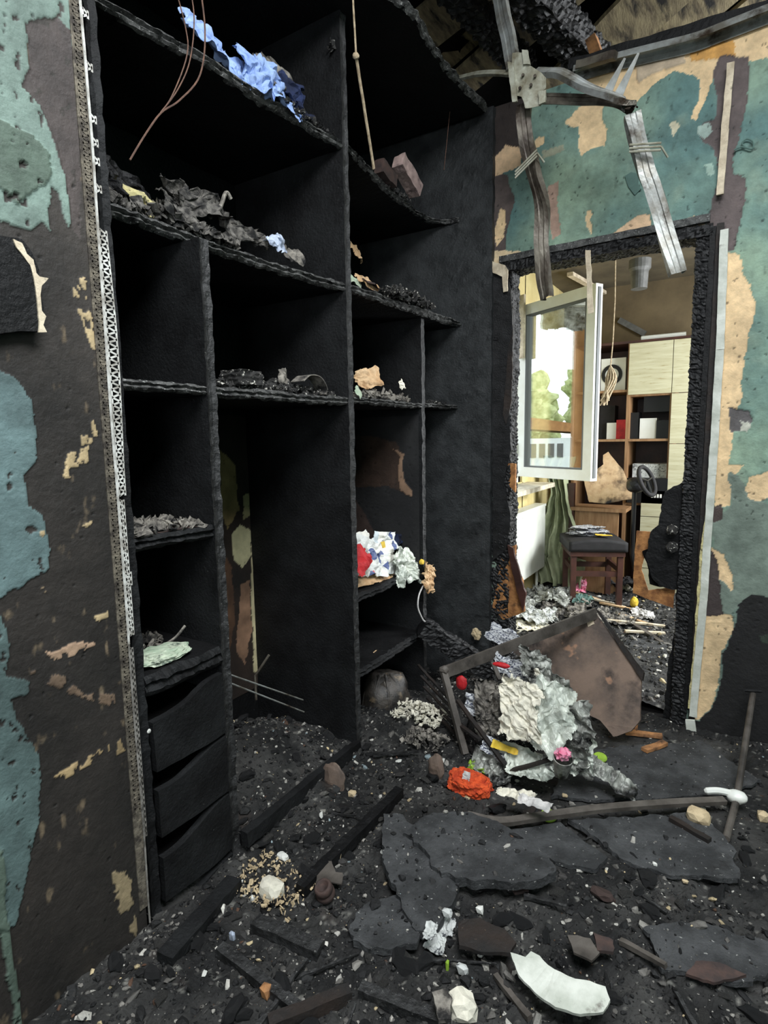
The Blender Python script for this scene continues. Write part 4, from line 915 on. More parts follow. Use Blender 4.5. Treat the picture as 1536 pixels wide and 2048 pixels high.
# metal track along the wall top
P = [at_y(x, y, DW - .03) for x, y in [(1150, 142), (1230, 118), (1310, 98), (1390, 78), (1450, 55), (1560, 12)]]
V, F = sweep(smooth_path(P, 5), [(-.03, .03), (-.03, 0), (.03, 0), (.03, .03)], (0, -.3, -1), .0015)
single('ceiling_track', 'bent metal ceiling track along the top of the teal wall', 'track', V, F, 'steel')
V, F = beam(at_y(1140, 150, DW), at_y(1600, 20, DW), .1, .04, .03, .006, 14, 6); single('charred_batten', 'charred batten under the bent metal ceiling track', 'batten', V + (0, .02, .03), F, 'char')
V, F = beam(at_y(1155, 132, DW - .06), at_y(1232, 110, DW - .1), .03, .03, .03, .003, 20, 8); single('track_offcut', 'short dark steel offcut on the wall top below the rafter', 'steel piece', V, F, 'steel_dark')

# ------------------------------------------------------------------ hanging ceiling profiles
CSEC = [(-.022, .026), (-.030, .026), (-.030, 0), (-.012, 0), (-.008, .003), (.008, .003), (.012, 0), (.030, 0), (.030, .026), (.022, .026)]
YP = 2.45
def prof(label, pix, mat, y=YP, n=(0, 1, 0), tw=0, sc=1.0, dy=None):
    P = [at_y(px, py, y + (dy[i] if dy else 0)) for i, (px, py) in enumerate(pix)]
    P = smooth_path(P, 6); P = P + np.stack([fbm(P + 9, 12, 2, k) for k in (1, 2, 3)], 1) * .004
    V, F = sweep(P, [(a * sc, b * sc) for a, b in CSEC], n, .0014, tw)
    return single('ceiling_profile', label, 'metal profile', V, F, mat)
prof('steel ceiling profile hanging straight down over the left of the doorway', [(1046, 205), (1050, 270), (1064, 350), (1082, 420), (1082, 500), (1088, 596)], 'steel_dark', n=(.25, 1, 0), tw=[0.5 * math.sin(i * .35) for i in range(31)], sc=.98)
prof('pale profile rising from the bracket to the roof', [(984, -60), (1004, 30), (1024, 130)], 'steel', n=(.3, 1, 0), sc=.95, dy=[.1, .05, 0])
prof('yellowed profile running left from the bracket to the shelving unit', [(905, 156), (960, 145), (1025, 145)], 'steel_pale', n=(0, 1, -.6), sc=.42, dy=[.2, .1, 0])
prof('twisted steel profile arching right from the bracket', [(1070, 140), (1120, 142), (1180, 170), (1248, 195), (1262, 212)], 'steel', n=(0, .7, -.7), sc=.8, tw=.5, dy=[0, -.02, -.03, -.03, 0])
prof('dark profile running level from the bracket under the twisted one', [(1075, 196), (1150, 198), (1228, 202), (1266, 222)], 'steel_dark', n=(0, 1, .3), sc=.62, dy=[.03, .03, .02, 0])
prof('steel profile slanting down to the right corner of the doorway', [(1266, 225), (1280, 285), (1298, 350), (1322, 430), (1358, 545)], 'steel', n=(-.3, 1, 0), sc=.98, tw=[.35 * math.sin(i * .3) for i in range(25)])
for i, (a_, b_) in enumerate((((1215, 185), (1250, 116)), ((1238, 188), (1277, 106)))):
    V, F = beam(at_y(*a_, YP), at_y(*b_, YP - .02), .035, .002, .02, .001, 20, i, up=(0, 1, 0), taper=.75)
    single('metal_tongue', ['left of two torn steel tongues above the bent profiles', 'right of two torn steel tongues above the bent profiles'][i], 'steel piece', V, F, 'steel')
cr = thing('crab_connector', 'pale cross-shaped steel bracket joining the hanging profiles', 'bracket', at_y(1052, 165, YP - .02))
def pixplate(pix, y, th, s, warp=.004, amp=.003): return plate([(q[0], q[2]) for q in [at_y(a, b, y) for a, b in pix]], (0, y, 0), (1, 0, 0), (0, 0, 1), th, .01, amp, s, warp)
V, F = pixplate([(1022, 108), (1050, 108), (1058, 128), (1085, 148), (1094, 158), (1092, 178), (1082, 184), (1078, 212), (1048, 215), (1044, 194), (1028, 190), (1022, 150)], YP - .035, .003, 3, .012); crp = mesh('plate', V, F, 'steel_pale', cr)
for pix in ([(1014, 124), (1026, 126), (1034, 202), (1024, 204)], [(1076, 184), (1092, 180), (1090, 204), (1078, 210)], [(1044, 100), (1056, 100), (1060, 128), (1046, 128)]):
    V, F = pixplate(pix, YP - .045, .01, 5, .002); mesh('tab', V, F, 'steel_pale', cr)
for px, py in ((1046, 150), (1062, 170), (1040, 176), (1070, 152)):
    V, F = lathe([(0, -.003), (.006, -.003), (.006, .002)], at_y(px, py, YP - .042), 10, (0, 1, 0)); mesh('screw', V, F, 'steel_dark', crp)
for i, (px, py, ang) in enumerate(((1052, 328, -.6), (1290, 295, .2))):
    c = at_y(px, py, YP - .03); dx, dz = .055 * math.cos(ang), -.055 * math.sin(ang)
    parts = [tube([c + (-dx, 0, -dz + o_), c + (dx, 0, dz + o_)], .004, 6) for o_ in (-.012, 0, .012)] + [tube([c + (dx, 0, dz), c + (dx + .02, .03, dz - .03)], .004, 6)]
    single('hanger_clip', ['wire hanger clip gripping the straight hanging profile', 'wire hanger clip gripping the slanting profile'][i], 'clip', *join(parts), 'steel_pale')

# hanging wires and tape on the left
def wire(label, pix, x, r, mat, name='wire'):
    P = smooth_path([at_x(px, py, x) for px, py in pix], 6); V, F = tube(P, r, 6); return single(name, label, 'wire', V, F, mat)
wire('outer brown wire of three hanging in front of the shelves', [(395, -60), (410, 60), (400, 150), (360, 200), (322, 226), (290, 270), (260, 320)], -1.2, .0022, 'copper')
wire('middle brown wire of three hanging in front of the shelves', [(372, -60), (388, 30), (380, 120), (355, 180), (322, 224)], -1.2, .0016, 'copper')
wire('inner brown wire of three hanging in front of the shelves', [(340, -60), (370, 50), (374, 110), (345, 190), (318, 230), (284, 278)], -1.2, .0016, 'copper')
V, F = join([beam(at_x(703, -60, -1.2), at_x(712, 110, -1.2), .007, .003, .02, .001, 20, 1, up=(1, 0, 0)), beam(at_x(712, 110, -1.2), at_x(748, 338, -1.26), .014, .004, .02, .001, 20, 2, up=(1, 0, 0)), rock(at_x(712, 112, -1.2), .012, 3)])
single('hanging_cable', 'pale flat cable hanging across the upper shelf bay', 'cable', V, F, 'cord')
wire('thin dark wire hanging beside the end panel', [(893, 150), (902, 190), (896, 260), (888, 340)], -1.25, .0016, 'copper')

# ------------------------------------------------------------------ floor debris
def moundf(x, y):
    def g(cx, cy, sx, sy, h): return h * np.exp(-((x - cx) / sx) ** 2 - ((y - cy) / sy) ** 2)
    h = .02 + g(-1.6, 1.5, .3, .32, .2) + g(-1.35, 2.15, .3, .3, .06) + g(-.95, 2.6, .25, .25, .1) + g(-.8, 2.15, .3, .3, .03) + g(-.7, 3.3, .5, .5, .04) + g(-1.1, .75, .25, .2, .03)
    return h
def hgt(x, y):
    x = np.asarray(x, float); y = np.asarray(y, float); P = np.stack([x.ravel(), y.ravel(), x.ravel() * 0], 1)
    r = moundf(x, y).ravel() + fbm(P, 4, 3, 60) * .018 + (1 - np.abs(fbm(P, 12, 5, 61)) * 2) * .018 + fbm(P, 55, 4, 66) * .011 - .006
    flat = np.clip((y.ravel() - 1.75) / .2, 0, 1) * np.clip((x.ravel() + .75) / .15, 0, 1) * np.clip((2.7 - y.ravel()) / .1, 0, 1)
    return np.maximum(r * (1 - flat * .75), .004).reshape(x.shape)
def h1(x, y): return float(hgt(np.array([x]), np.array([y]))[0])
def ground_patch(name, x0, x1, y0, y1, step, label):
    nx = int((x1 - x0) / step); ny = int((y1 - y0) / step)
    X, Y = np.meshgrid(np.linspace(x0, x1, nx + 1), np.linspace(y0, y1, ny + 1), indexing='ij'); Z = hgt(X, Y)
    V = np.stack([X.ravel(), Y.ravel(), Z.ravel()], 1); P = V.copy(); P[:, 2] = 0
    C = mixc(lin(16, 16, 16), lin(58, 57, 55), np.clip(fbm(P, 9, 5, 70) * 1.4 + .4, 0, 1))
    sp = np.clip((fbm(P, 70, 3, 71) - .45) * 6, 0, 1); C = C * (1 - sp[:, None] * .7) + lin(150, 148, 140)[None] * sp[:, None] * .7
    ru = np.clip((fbm(P, 9, 3, 74) - .5) * 4, 0, 1) * .5; C = C * (1 - ru[:, None]) + lin(64, 52, 44)[None] * ru[:, None]
    idx = np.arange((nx + 1) * (ny + 1)).reshape(nx + 1, ny + 1)
    F = np.stack([idx[:-1, :-1].ravel(), idx[1:, :-1].ravel(), idx[1:, 1:].ravel(), idx[:-1, 1:].ravel()], 1)
    F = F[~((V[F[:, 0], 0] < -1.31) & (V[F[:, 0], 1] < .85))]
    o = mesh(name, V, F.tolist(), 'ash', col=C); o['kind'] = 'stuff'; o['label'] = label; o['category'] = 'debris'; return o
ground_patch('ash_debris', -1.86, 1.1, .35, 2.80, .007, 'layer of black ash and burnt rubble covering the floor of the burnt room')
ground_patch('far_ash_debris', -1.49, 1.15, 2.94, 5.6, .014, 'ash and scorched rubbish on the floor of the far room')

def slab_def(pix, zt, tilt=(0, 0)):
    c = at_z(*np.mean(np.array(pix, float), 0), zt); u = np.array([1., 0, tilt[0]]); v = np.array([0., 1, tilt[1]]); n = np.cross(u, v); n /= np.linalg.norm(n)
    return c, u, v, n, [at_pl(px, py, c, n) for px, py in pix]
SLAB_PIX = [([(808, 1665), (850, 1628), (930, 1622), (990, 1640), (1050, 1680), (1100, 1712), (1112, 1740), (1080, 1760), (1000, 1762), (910, 1755), (870, 1738), (850, 1700)], .1, (.02, .05)),
 ([(765, 1625), (812, 1628), (830, 1670), (856, 1710), (880, 1745), (920, 1765), (905, 1800), (868, 1855), (840, 1858), (800, 1800), (770, 1740)], .075, (0, .04)),
 ([(700, 1850), (735, 1800), (790, 1785), (815, 1830), (845, 1870), (800, 1890), (740, 1900), (706, 1880)], .06, (.03, 0)),
 ([(1140, 1640), (1400, 1625), (1470, 1700), (1480, 1760), (1330, 1745), (1260, 1725)], .05, (0, .02)),
 ([(1290, 1855), (1380, 1840), (1536, 1880), (1560, 1930), (1480, 1960), (1330, 1935)], .05, (0, 0)),
 ([(1160, 1500), (1400, 1480), (1520, 1560), (1440, 1590), (1200, 1600), (1100, 1590)], .03, (0, 0))]
SLABS = [slab_def(*a_) for a_ in SLAB_PIX]
def surface_top(x, y):
    z = hgt(x, y)
    for c, u, v, n, Q in SLABS:
        m_ = inpoly(x, y, [(q[0], q[1]) for q in Q]); zz = c[2] - (n[0] * (x - c[0]) + n[1] * (y - c[1])) / n[2]
        z = np.where(m_, np.maximum(z, zz), z)
    return z
def on_slab(x, y):
    r = np.zeros(len(x), bool)
    for c, u, v, n, Q in SLABS: r |= inpoly(x, y, [(q[0], q[1]) for q in Q])
    return r
def chip_proto(r):
    V, F = box((-1, -1, -1), (1, 1, 1)); return V * (.45 + .75 * r.random((8, 3))), F
CHC = [((15, 15, 16), .36), ((30, 30, 30), .24), ((58, 56, 54), .17), ((104, 101, 96), .10), ((160, 156, 148), .065), ((214, 210, 200), .03), ((210, 190, 150), .014), ((92, 66, 50), .014), ((150, 166, 170), .004)]
def chips(name, n, region, size, label, s, zadd=0., bias=None, tail=5, big=2.0):
    r = np.random.default_rng(s)
    bm = bmesh.new(); bmesh.ops.create_icosphere(bm, subdivisions=1, radius=1); base = np.array([x.co[:] for x in bm.verts]); bf = np.array([[q.index for q in x.verts] for x in bm.faces]); bm.free()
    nb = len(base)
    x = r.uniform(region[0], region[1], n); y = r.uniform(region[2], region[3], n); keep = np.ones(n, bool)
    if bias is not None: keep = bias(x, y, r)
    x, y = x[keep], y[keep]; n = len(x); z = surface_top(x, y) + zadd
    dens = fbm(np.stack([x, y, x * 0], 1), 5, 3, s + 2)
    sz = size * (.4 + r.random(n) ** tail * big)
    p = np.cumsum([c[1] for c in CHC]); p /= p[-1]; pick = np.searchsorted(p, np.clip(r.random(n) ** (1.0 - .45 * np.clip(dens * 2.2, -1, 1)), 0, .9999))
    cols = np.array([L(c[0])[:3] for c in CHC])[pick] * (.6 + .6 * r.random(n))[:, None]
    sh = np.stack([.7 + .9 * r.random(n) ** 2, .45 + .5 * r.random(n), .25 + .45 * r.random(n)], 1)
    B = base[None] * (.55 + .7 * r.random((n, nb, 1))) * (sz[:, None] * sh)[:, None, :]
    an = r.uniform(0, 6.28, n); tl = r.normal(0, .5, n); ca, sa = np.cos(an), np.sin(an); ct, st_ = np.cos(tl), np.sin(tl)
    X = B[:, :, 0] * ct[:, None] + B[:, :, 2] * st_[:, None]; Zz = -B[:, :, 0] * st_[:, None] + B[:, :, 2] * ct[:, None]
    Xn = X * ca[:, None] - B[:, :, 1] * sa[:, None]; Yn = X * sa[:, None] + B[:, :, 1] * ca[:, None]
    V = np.stack([Xn + x[:, None], Yn + y[:, None], Zz + z[:, None] + sz[:, None] * .15], 2).reshape(-1, 3)
    F = (bf[None] + (np.arange(n) * nb)[:, None, None]).reshape(-1, 3)
    o = mesh(name, V, F.tolist(), 'debris', col=np.repeat(cols, nb, 0)); o['kind'] = 'stuff'; o['label'] = label; o['category'] = 'debris'; return o
vis = lambda x, y, r: (x > -1.84) & ~((x < -1.30) & (y < 1.2)) & (y > (.55 + .75 * (x + 1.3) * .4)) & (r.random(len(x)) < np.clip(1.25 - .3 * y, .2, 1) * np.where((x > -.75) & (y > 1.75) & (y < 2.7), .45, 1) * np.where(on_slab(x, y), .16, 1))
chips('fine_rubble', 62000, (-1.84, .9, .5, 2.80), .0042, 'fine grey and black crumbs of burnt rubble strewn over the floor', 5, bias=vis)
chips('coarse_rubble', 13000, (-1.84, .9, .5, 2.79), .0088, 'coarser crumbs of charcoal and plaster strewn over the floor', 6, bias=vis)
chips('far_rubble', 9000, (-1.4, .2, 2.99, 5.0), .010, 'pale and black crumbs of rubbish strewn over the far floor', 8)

# individual fragments
protos = {}
for k in range(6):
    V, F = rock((0, 0, 0), (1, .7, .42), 200 + k, .9, 2, 1.8, .75); me = bpy.data.meshes.new('fragment'); me.from_pydata(V.tolist(), [], F); protos[k] = me
def frag(name, label, cat, group, mat, n, region, size, s, fil=None):
    r = random.Random(s); c = 0; mm = {}
    while c < n:
        x = r.uniform(region[0], region[1]); y = r.uniform(region[2], region[3])
        if (x < -1.28 and y < 1.2) or y < .6 + .3 * (x + 1.3) or (fil and not fil(x, y)): continue
        k = r.randrange(6)
        if k not in mm: mm[k] = protos[k].copy(); mm[k].materials.append(MATS[mat])
        o = bpy.data.objects.new(name, mm[k]); COL.objects.link(o); z = size * (.6 + r.random() ** 2 * 1.2)
        o.location = (x, y, h1(x, y) + z * .22); o.scale = (z, z * r.uniform(.6, 1), z * r.uniform(.6, 1)); o.rotation_euler = (r.uniform(-.4, .4), r.uniform(-.4, .4), r.uniform(0, 6.3))
        o['label'] = label; o['category'] = cat; o['group'] = group; c += 1
frag('charcoal_chunk', 'black charcoal chunk lying loose in the floor debris', 'charcoal', 'black charcoal chunks in the floor debris', 'char_scale', 150, (-1.75, .5, .6, 2.1), .021, 1)
frag('ash_lump', 'grey crumbly ash lump lying loose in the floor debris', 'ash lump', 'grey ash lumps in the floor debris', 'ash_grey', 120, (-1.3, .5, .6, 2.0), .015, 2)
frag('plaster_crumb', 'pale plaster crumb lying on the black floor debris', 'plaster', 'pale plaster crumbs on the floor debris', 'stone_white', 36, (-1.25, .5, .6, 2.3), .0095, 3)
frag('beige_crumb', 'beige crumb of wall filler lying on the black floor debris', 'plaster', 'beige crumbs on the floor debris', 'stone_beige', 26, (-1.25, .5, .6, 2.3), .010, 4)
frag('rusty_flake', 'reddish brown flake lying on the floor debris', 'flake', 'reddish flakes on the floor debris', 'clay', 7, (-1.2, .3, .7, 1.9), .02, 5)
# charred sticks
rs = random.Random(9)
for k in range(34):
    x = rs.uniform(-1.2, .25); y = rs.uniform(.75, 1.9)
    if y < .7 + .3 * (x + 1.3): continue
    an = rs.uniform(0, 3.14); ln = rs.uniform(.06, .2); w_ = rs.uniform(.006, .014); z = h1(x, y) + w_
    a = np.array([x - ln / 2 * math.cos(an), y - ln / 2 * math.sin(an), z]); b = np.array([x + ln / 2 * math.cos(an), y + ln / 2 * math.sin(an), z + rs.uniform(0, .02)])
    V, F = beam(a, b, w_ * 1.2, w_, .012, .004, 40, k, taper=.5); single('charred_stick', 'thin charred stick lying loose in the floor debris', 'stick', V, F, 'divider_edge', group='thin charred sticks in the floor debris')

def onfloor(px, py, z=None):
    z = .05 if z is None else z
    for _ in range(4 if z is not None else 0):
        p = at_z(px, py, z); z = float(surface_top(p[:1], p[1:2])[0])
    return at_z(px, py, z)
def fplate(name, label, cat, pix, zt, th, mat, s=0, warp=.004, tilt=(0, 0), amp=.006, **k):
    c = at_z(*np.mean(np.array(pix, float), 0), zt); u = np.array([1., 0, tilt[0]]); v = np.array([0., 1, tilt[1]]); n = np.cross(u, v); n /= np.linalg.norm(n)
    Q = [at_pl(px, py, c, n) - c for px, py in pix]
    V, F = plate([(q[0], q[1]) for q in Q], c, u, v, th, .012, amp, s, warp)
    return single(name, label, cat, V, F, mat, **k)
def fbeam(name, label, cat, p, q, wid, th, mat, z=(None, None), s=0, scale=None, amp=.004, step=.014, lift=0, **k):
    a = onfloor(*p) if z[0] is None else at_z(*p, z[0]); b = onfloor(*q) if z[1] is None else at_z(*q, z[1])
    V, F = beam(a + (0, 0, th * .4 + lift), b + (0, 0, th * .4 + lift), wid, th, step, amp, 22, s, scale=scale, **k); return single(name, label, cat, V, F, mat)

# big grey slabs in the middle
fplate('grey_slab', 'large rounded grey slab lying across the middle of the floor', 'slab', [(808, 1665), (850, 1628), (930, 1622), (990, 1640), (1050, 1680), (1100, 1712), (1112, 1740), (1080, 1760), (1000, 1762), (910, 1755), (870, 1738), (850, 1700)], .1, .03, 'slab_grey', 1, amp=.016, warp=.009, tilt=(.02, .05))
fplate('grey_slab', 'narrow grey slab under the left side of the large rounded slab', 'slab', [(765, 1625), (812, 1628), (830, 1670), (856, 1710), (880, 1745), (920, 1765), (905, 1800), (868, 1855), (840, 1858), (800, 1800), (770, 1740)], .075, .026, 'slab_grey', 2, amp=.016, warp=.009, tilt=(0, .04))
fplate('grey_slab', 'smaller grey slab with a squared corner below the narrow one', 'slab', [(700, 1850), (735, 1800), (790, 1785), (815, 1830), (845, 1870), (800, 1890), (740, 1900), (706, 1880)], .06, .018, 'slab_grey', 3, amp=.016, warp=.009, tilt=(.03, .0))
fplate('floor_board', 'dark burnt board lying under the metal strip at the right', 'board', [(1140, 1640), (1400, 1625), (1470, 1700), (1480, 1760), (1330, 1745), (1260, 1725)], .05, .014, 'slab_grey', 4, amp=.016, warp=.009, tilt=(0, .02))
fplate('floor_board', 'dark burnt board left of the green cap under the metal strip', 'board', [(1010, 1660), (1120, 1645), (1215, 1715), (1190, 1740), (1110, 1722)], .05, .014, 'slab_grey', 5)
fplate('floor_board', 'smooth dark board at the lower right of the floor', 'board', [(1290, 1855), (1380, 1840), (1536, 1880), (1560, 1930), (1480, 1960), (1330, 1935)], .05, .012, 'slab_grey', 6, amp=.016, warp=.009)
fplate('floor_board', 'wide sooty board in front of the right wall', 'board', [(1160, 1500), (1400, 1480), (1520, 1560), (1440, 1590), (1200, 1600), (1100, 1590)], .03, .012, 'slab_grey', 7, amp=.016, warp=.009)
fplate('floor_board', 'brown scorched board at the left of the white curved piece', 'board', [(915, 1845), (960, 1835), (1010, 1860), (1030, 1885), (1020, 1905), (960, 1900), (920, 1890)], .07, .01, 'char_brown', 8)
fplate('plaster_flake', 'reddish plaster flake under the front of the large slab', 'flake', [(1020, 1765), (1055, 1768), (1058, 1782), (1030, 1784)], .055, .008, 'clay', 9)
fplate('scrap_metal', 'small dented grey metal sheet above the clay socket', 'metal sheet', [(636, 1718), (662, 1722), (672, 1742), (684, 1745), (682, 1768), (660, 1764), (632, 1766)], .07, .004, 'burnt_rail', 10, tilt=(.1, .1))
fplate('bark_piece', 'tan flat flake in the middle of the lower right debris', 'flake', [(1135, 1870), (1180, 1875), (1200, 1905), (1185, 1925), (1150, 1905)], .065, .006, 'burnt_rail', 11)
fplate('bark_piece', 'rust coloured flake beside the tan flake', 'flake', [(1190, 1865), (1230, 1880), (1225, 1905), (1195, 1900)], .065, .008, 'clay', 12)
fplate('bark_piece', 'reddish scorched strip at the lower right', 'flake', [(1390, 1920), (1440, 1925), (1490, 1950), (1430, 1965), (1370, 1945)], .06, .008, 'clay', 13)
# orange/tan patches on rail and post
fbeam('rail', 'long charred rail crossing the debris towards the drawers', 'rail', (800, 1590), (600, 1790), .035, .035, 'char', s=21, scale=(.03, .02, .004))
fbeam('rail', 'charred board with a pale worn edge left of the round hole', 'board', (700, 1512), (490, 1690), .03, .05, 'char_board', s=22, z=(.07, .07))
fbeam('rail', 'short charred batten near the lower left debris', 'batten', (440, 1905), (600, 2030), .026, .026, 'divider_edge', s=23)
fbeam('rail', 'charred batten beneath the clay socket', 'batten', (510, 1855), (640, 1910), .04, .03, 'divider_edge', s=24)
fbeam('rail', 'dark charred board along the foot of the drawers', 'board', (470, 1770), (330, 1930), .05, .03, 'char_board', s=25)
fbeam('rail', 'long charred batten at the bottom edge of the picture, left', 'batten', (540, 2060), (700, 1995), .03, .03, 'char_brown', s=26)
fbeam('rail', 'long charred batten at the bottom edge of the picture, centre', 'batten', (720, 1990), (900, 2060), .03, .03, 'divider_edge', s=27)
fbeam('rail', 'pale scorched stick at the left of the curved white piece', 'stick', (990, 1955), (1060, 2040), .014, .012, 'burnt_rail', s=28)
fbeam('rail', 'charred lath above the right end of the debris', 'lath', (1340, 1640), (1420, 1685), .02, .015, 'char_brown', s=29)
fbeam('rail', 'pale splintered lath in the lower middle debris', 'lath', (1240, 1885), (1330, 1935), .014, .012, 'burnt_rail', s=30)
# log by the unit
V, F = beam((-1.30, 2.42, .42), (-1.02, 2.62, .18), .1, .09, .01, .012, 16, 31, scale=(.03, .025, .01), maxn=(60, 14, 14)); single('charred_log', 'charred log leaning in the corner by the end panel', 'log', V, F, 'char_scale')
# pale side patches
V, F = rock(at_z(668, 1560, .08) , (.05, .02, .075), 5, .3, 3); single('plywood_scrap', 'brown rounded plywood scrap standing by the plinth', 'wood scrap', V, F, 'burnt_panel')
V, F = rock(at_z(872, 1535, .08), (.035, .015, .06), 6, .3, 3); single('plywood_scrap', 'brown rounded plywood scrap left of the orange sponge', 'wood scrap', V, F, 'burnt_panel')
# clay socket
c = onfloor(655, 1795); V, F = lathe([(.0, .012), (.012, .012), (.016, .05), (.022, .052), (.026, .045), (.026, .03), (.024, .028), (.028, .024), (.027, .01), (.02, 0), (0, 0)], c + (0, 0, .0), 24, (-.1, -.35, 1)); single('round_socket', 'dark round socket with a hollow centre in the debris', 'socket', V, F, 'clay', smooth=True)
# stones and white bits
for i, (px, py, r_, mat, nm, lb, ct) in enumerate([
  (565, 1716, (.022, .013, .010), 'stone_white', 'white_shard', 'bright white shard below the plywood scrap', 'shard'),
  (676, 1716, (.016, .014, .02), 'stone_beige', 'pale_stone', 'pale grey stone above the clay socket', 'stone'),
  (545, 1790, (.035, .03, .03), 'white_ash', 'plaster_lump', 'crumbling cream plaster lump in front of the drawers', 'plaster'),
  (1398, 1640, (.04, .028, .025), 'stone_beige', 'plaster_lump', 'beige plaster lump below the strip at the right', 'plaster'),
  (1525, 1640, (.02, .02, .022), 'stone_beige', 'plaster_lump', 'cream plaster shard at the right edge of the picture', 'plaster'),
  (925, 2025, (.035, .03, .03), 'white_ash', 'plaster_lump', 'cream round lump at the bottom of the picture', 'plaster'),
  (960, 1822, (.012, .010, .010), 'stone_white', 'white_tag', 'small white tag below the large slab', 'tag'),
  (1174, 1708, (.014, .006, .006), 'stone_white', 'white_tag', 'small white oblong bit on the dark board', 'tag'),
  (1130, 1592, (.012, .008, .005), 'stone_beige', 'beige_bit', 'beige bit above the metal strip', 'plaster'),
  (1370, 1765, (.010, .008, .007), 'stone_beige', 'beige_bit', 'beige crumb in the right debris', 'plaster'),
  (505, 1800, (.008, .007, .01), 'stone_white', 'white_shard', 'little white shard right beside the cream lump', 'shard'),
  (465, 1878, (.012, .006, .016), 'paper_blue', 'blue_shard', 'pale blue shard in the lower left debris', 'shard'),
  (705, 1590, (.018, .014, .012), 'stone_beige', 'pale_stone', 'pale yellow stone left of the long rail', 'stone'),
  (640, 1665, (.018, .015, .010), 'ash_grey', 'ash_clump', 'pale ash clump above the white shard', 'ash'),
  (532, 1992, (.014, .012, .02), 'orange_wood', 'orange_scrap', 'orange wood scrap in the bottom left debris', 'wood scrap'),
  (895, 1830, (.016, .01, .012), 'paper', 'striped_scrap', 'grey striped scrap right of the squared slab', 'scrap'),
  (925, 1945, (.016, .01, .016), 'paper', 'striped_scrap', 'grey striped scrap left of the curved white piece', 'scrap'),
  (895, 1940, (.005, .005, .02), 'lime', 'lime_scrap', 'thin lime green scrap by the striped scrap', 'scrap'),
  (1310, 1730, (.008, .006, .006), 'stone_white', 'white_crumb', 'white crumb on the dark board at the right', 'crumb')]):
    c = onfloor(px, py); V, F = rock(c + (0, 0, r_[2] * .55), r_, 300 + i, .6, 2 if r_[0] > .02 else 1, 3, .75); single(nm, lb, ct, V, F, mat)
# white curved piece
arc = []; 
outer = [(1022, 1905), (1040, 1950), (1070, 1985), (1110, 2015), (1160, 2028), (1205, 2022), (1220, 2000)]
inner = [(1212, 1975), (1180, 1962), (1150, 1958), (1120, 1945), (1095, 1930), (1080, 1912), (1062, 1904), (1050, 1915)]
fplate('curved_shard', 'large curved white enamel shard at the bottom right', 'shard', outer + inner, .085, .008, 'pale_strip', 14, .006, (.0, .12), .003)
fplate('striped_shell', 'cream and black striped shell-like scrap near the bottom edge', 'scrap', [(868, 1985), (890, 1980), (905, 2000), (900, 2040), (880, 2040)], .08, .01, 'burnt_paper', 15)
for i, (px, py) in enumerate([(860, 1870), (890, 1862), (872, 1895)]):
    c = onfloor(px, py); single('corrugated_scrap', ['corrugated paper scrap left of two by the squared slab', 'corrugated paper scrap right of the first one', 'corrugated paper scrap lowest of the three'][i], 'paper', *crumple(c + (0, 0, .015), (.05, 0, .01), (0, .045, .02), 18, 18, .009, 30, 120 + i), 'paper')

# metal strip, joint and pole
P = [at_z(*p, z) for p, z in zip([(935, 1628), (1000, 1640), (1080, 1630), (1200, 1614), (1330, 1604), (1450, 1598)], (.09, .085, .085, .08, .07, .06))]
V, F = sweep(smooth_path(P, 6), [(-.012, -.014), (-.012, .0), (.012, .0), (.012, -.014)], (0, -.2, 1), .0016); single('metal_strip', 'long bent metal strip lying across the floor', 'strip', V, F, 'burnt_rail')
base = at_z(1473, 1600, .05); top = at_y(1506, 1388, 2.74)
pl = thing('clothes_rail', 'scorched steel pole with a white plastic joint leaning on the right wall', 'pole', base)
mesh('pole', *tube([base, top], .0115, 12), 'burnt_rail', pl); mesh('lower_pole', *tube([base, at_z(1452, 1678, .04)], .0115, 12), 'burnt_rail', pl)
V, F = rock(base + (0, 0, .012), (.034, .026, .024), 7, .15, 3); mesh('joint', V, F, 'white_pvc', pl, smooth=True)
mesh('end_fitting', *tube([top + (-.03, 0, .01), top + (.03, 0, .02)], .008, 8), 'char', pl)
mesh('arm', *tube(smooth_path([base + (-.02, 0, .02), base + (-.06, -.01, .022), base + (-.1, -.02, .012)], 4), [.012] * 8 + [.006], 8), 'white_pvc', pl)
# rods in the middle bay
for i, (p, q) in enumerate((((462, 1350), (606, 1400)), ((460, 1366), (608, 1424)))):
    a = at_x(*p, -1.33); b = at_x(*q, -1.36); single('steel_rod', ['upper of two thin steel rods lying in the middle bay', 'lower of two thin steel rods lying in the middle bay'][i], 'rod', *tube([a, b], .0028, 6), 'steel')
a = at_x(510, 1352, -1.6); b = at_x(538, 1310, -1.55); single('bent_rod', 'short rod sticking up from the ash in the middle bay', 'rod', *tube([a - (0, .0, .1), a, b], .005, 8), 'steel_dark')
for k in range(5):
    a = onfloor(1 * 880 + k * 9, 1352 + k * 22) if False else at_z(836 + k * 6, 1330 + k * 22, .22 - .03 * k); b = at_z(900 + k * 12, 1400 + k * 26, .2 - .03 * k)
    single('splintered_lath', 'splintered charred lath sticking out beside the fallen cabinet door', 'lath', *beam(a, b, .012, .008, .02, .002, 30, k), 'char_brown', group='splintered laths beside the fallen cabinet door')

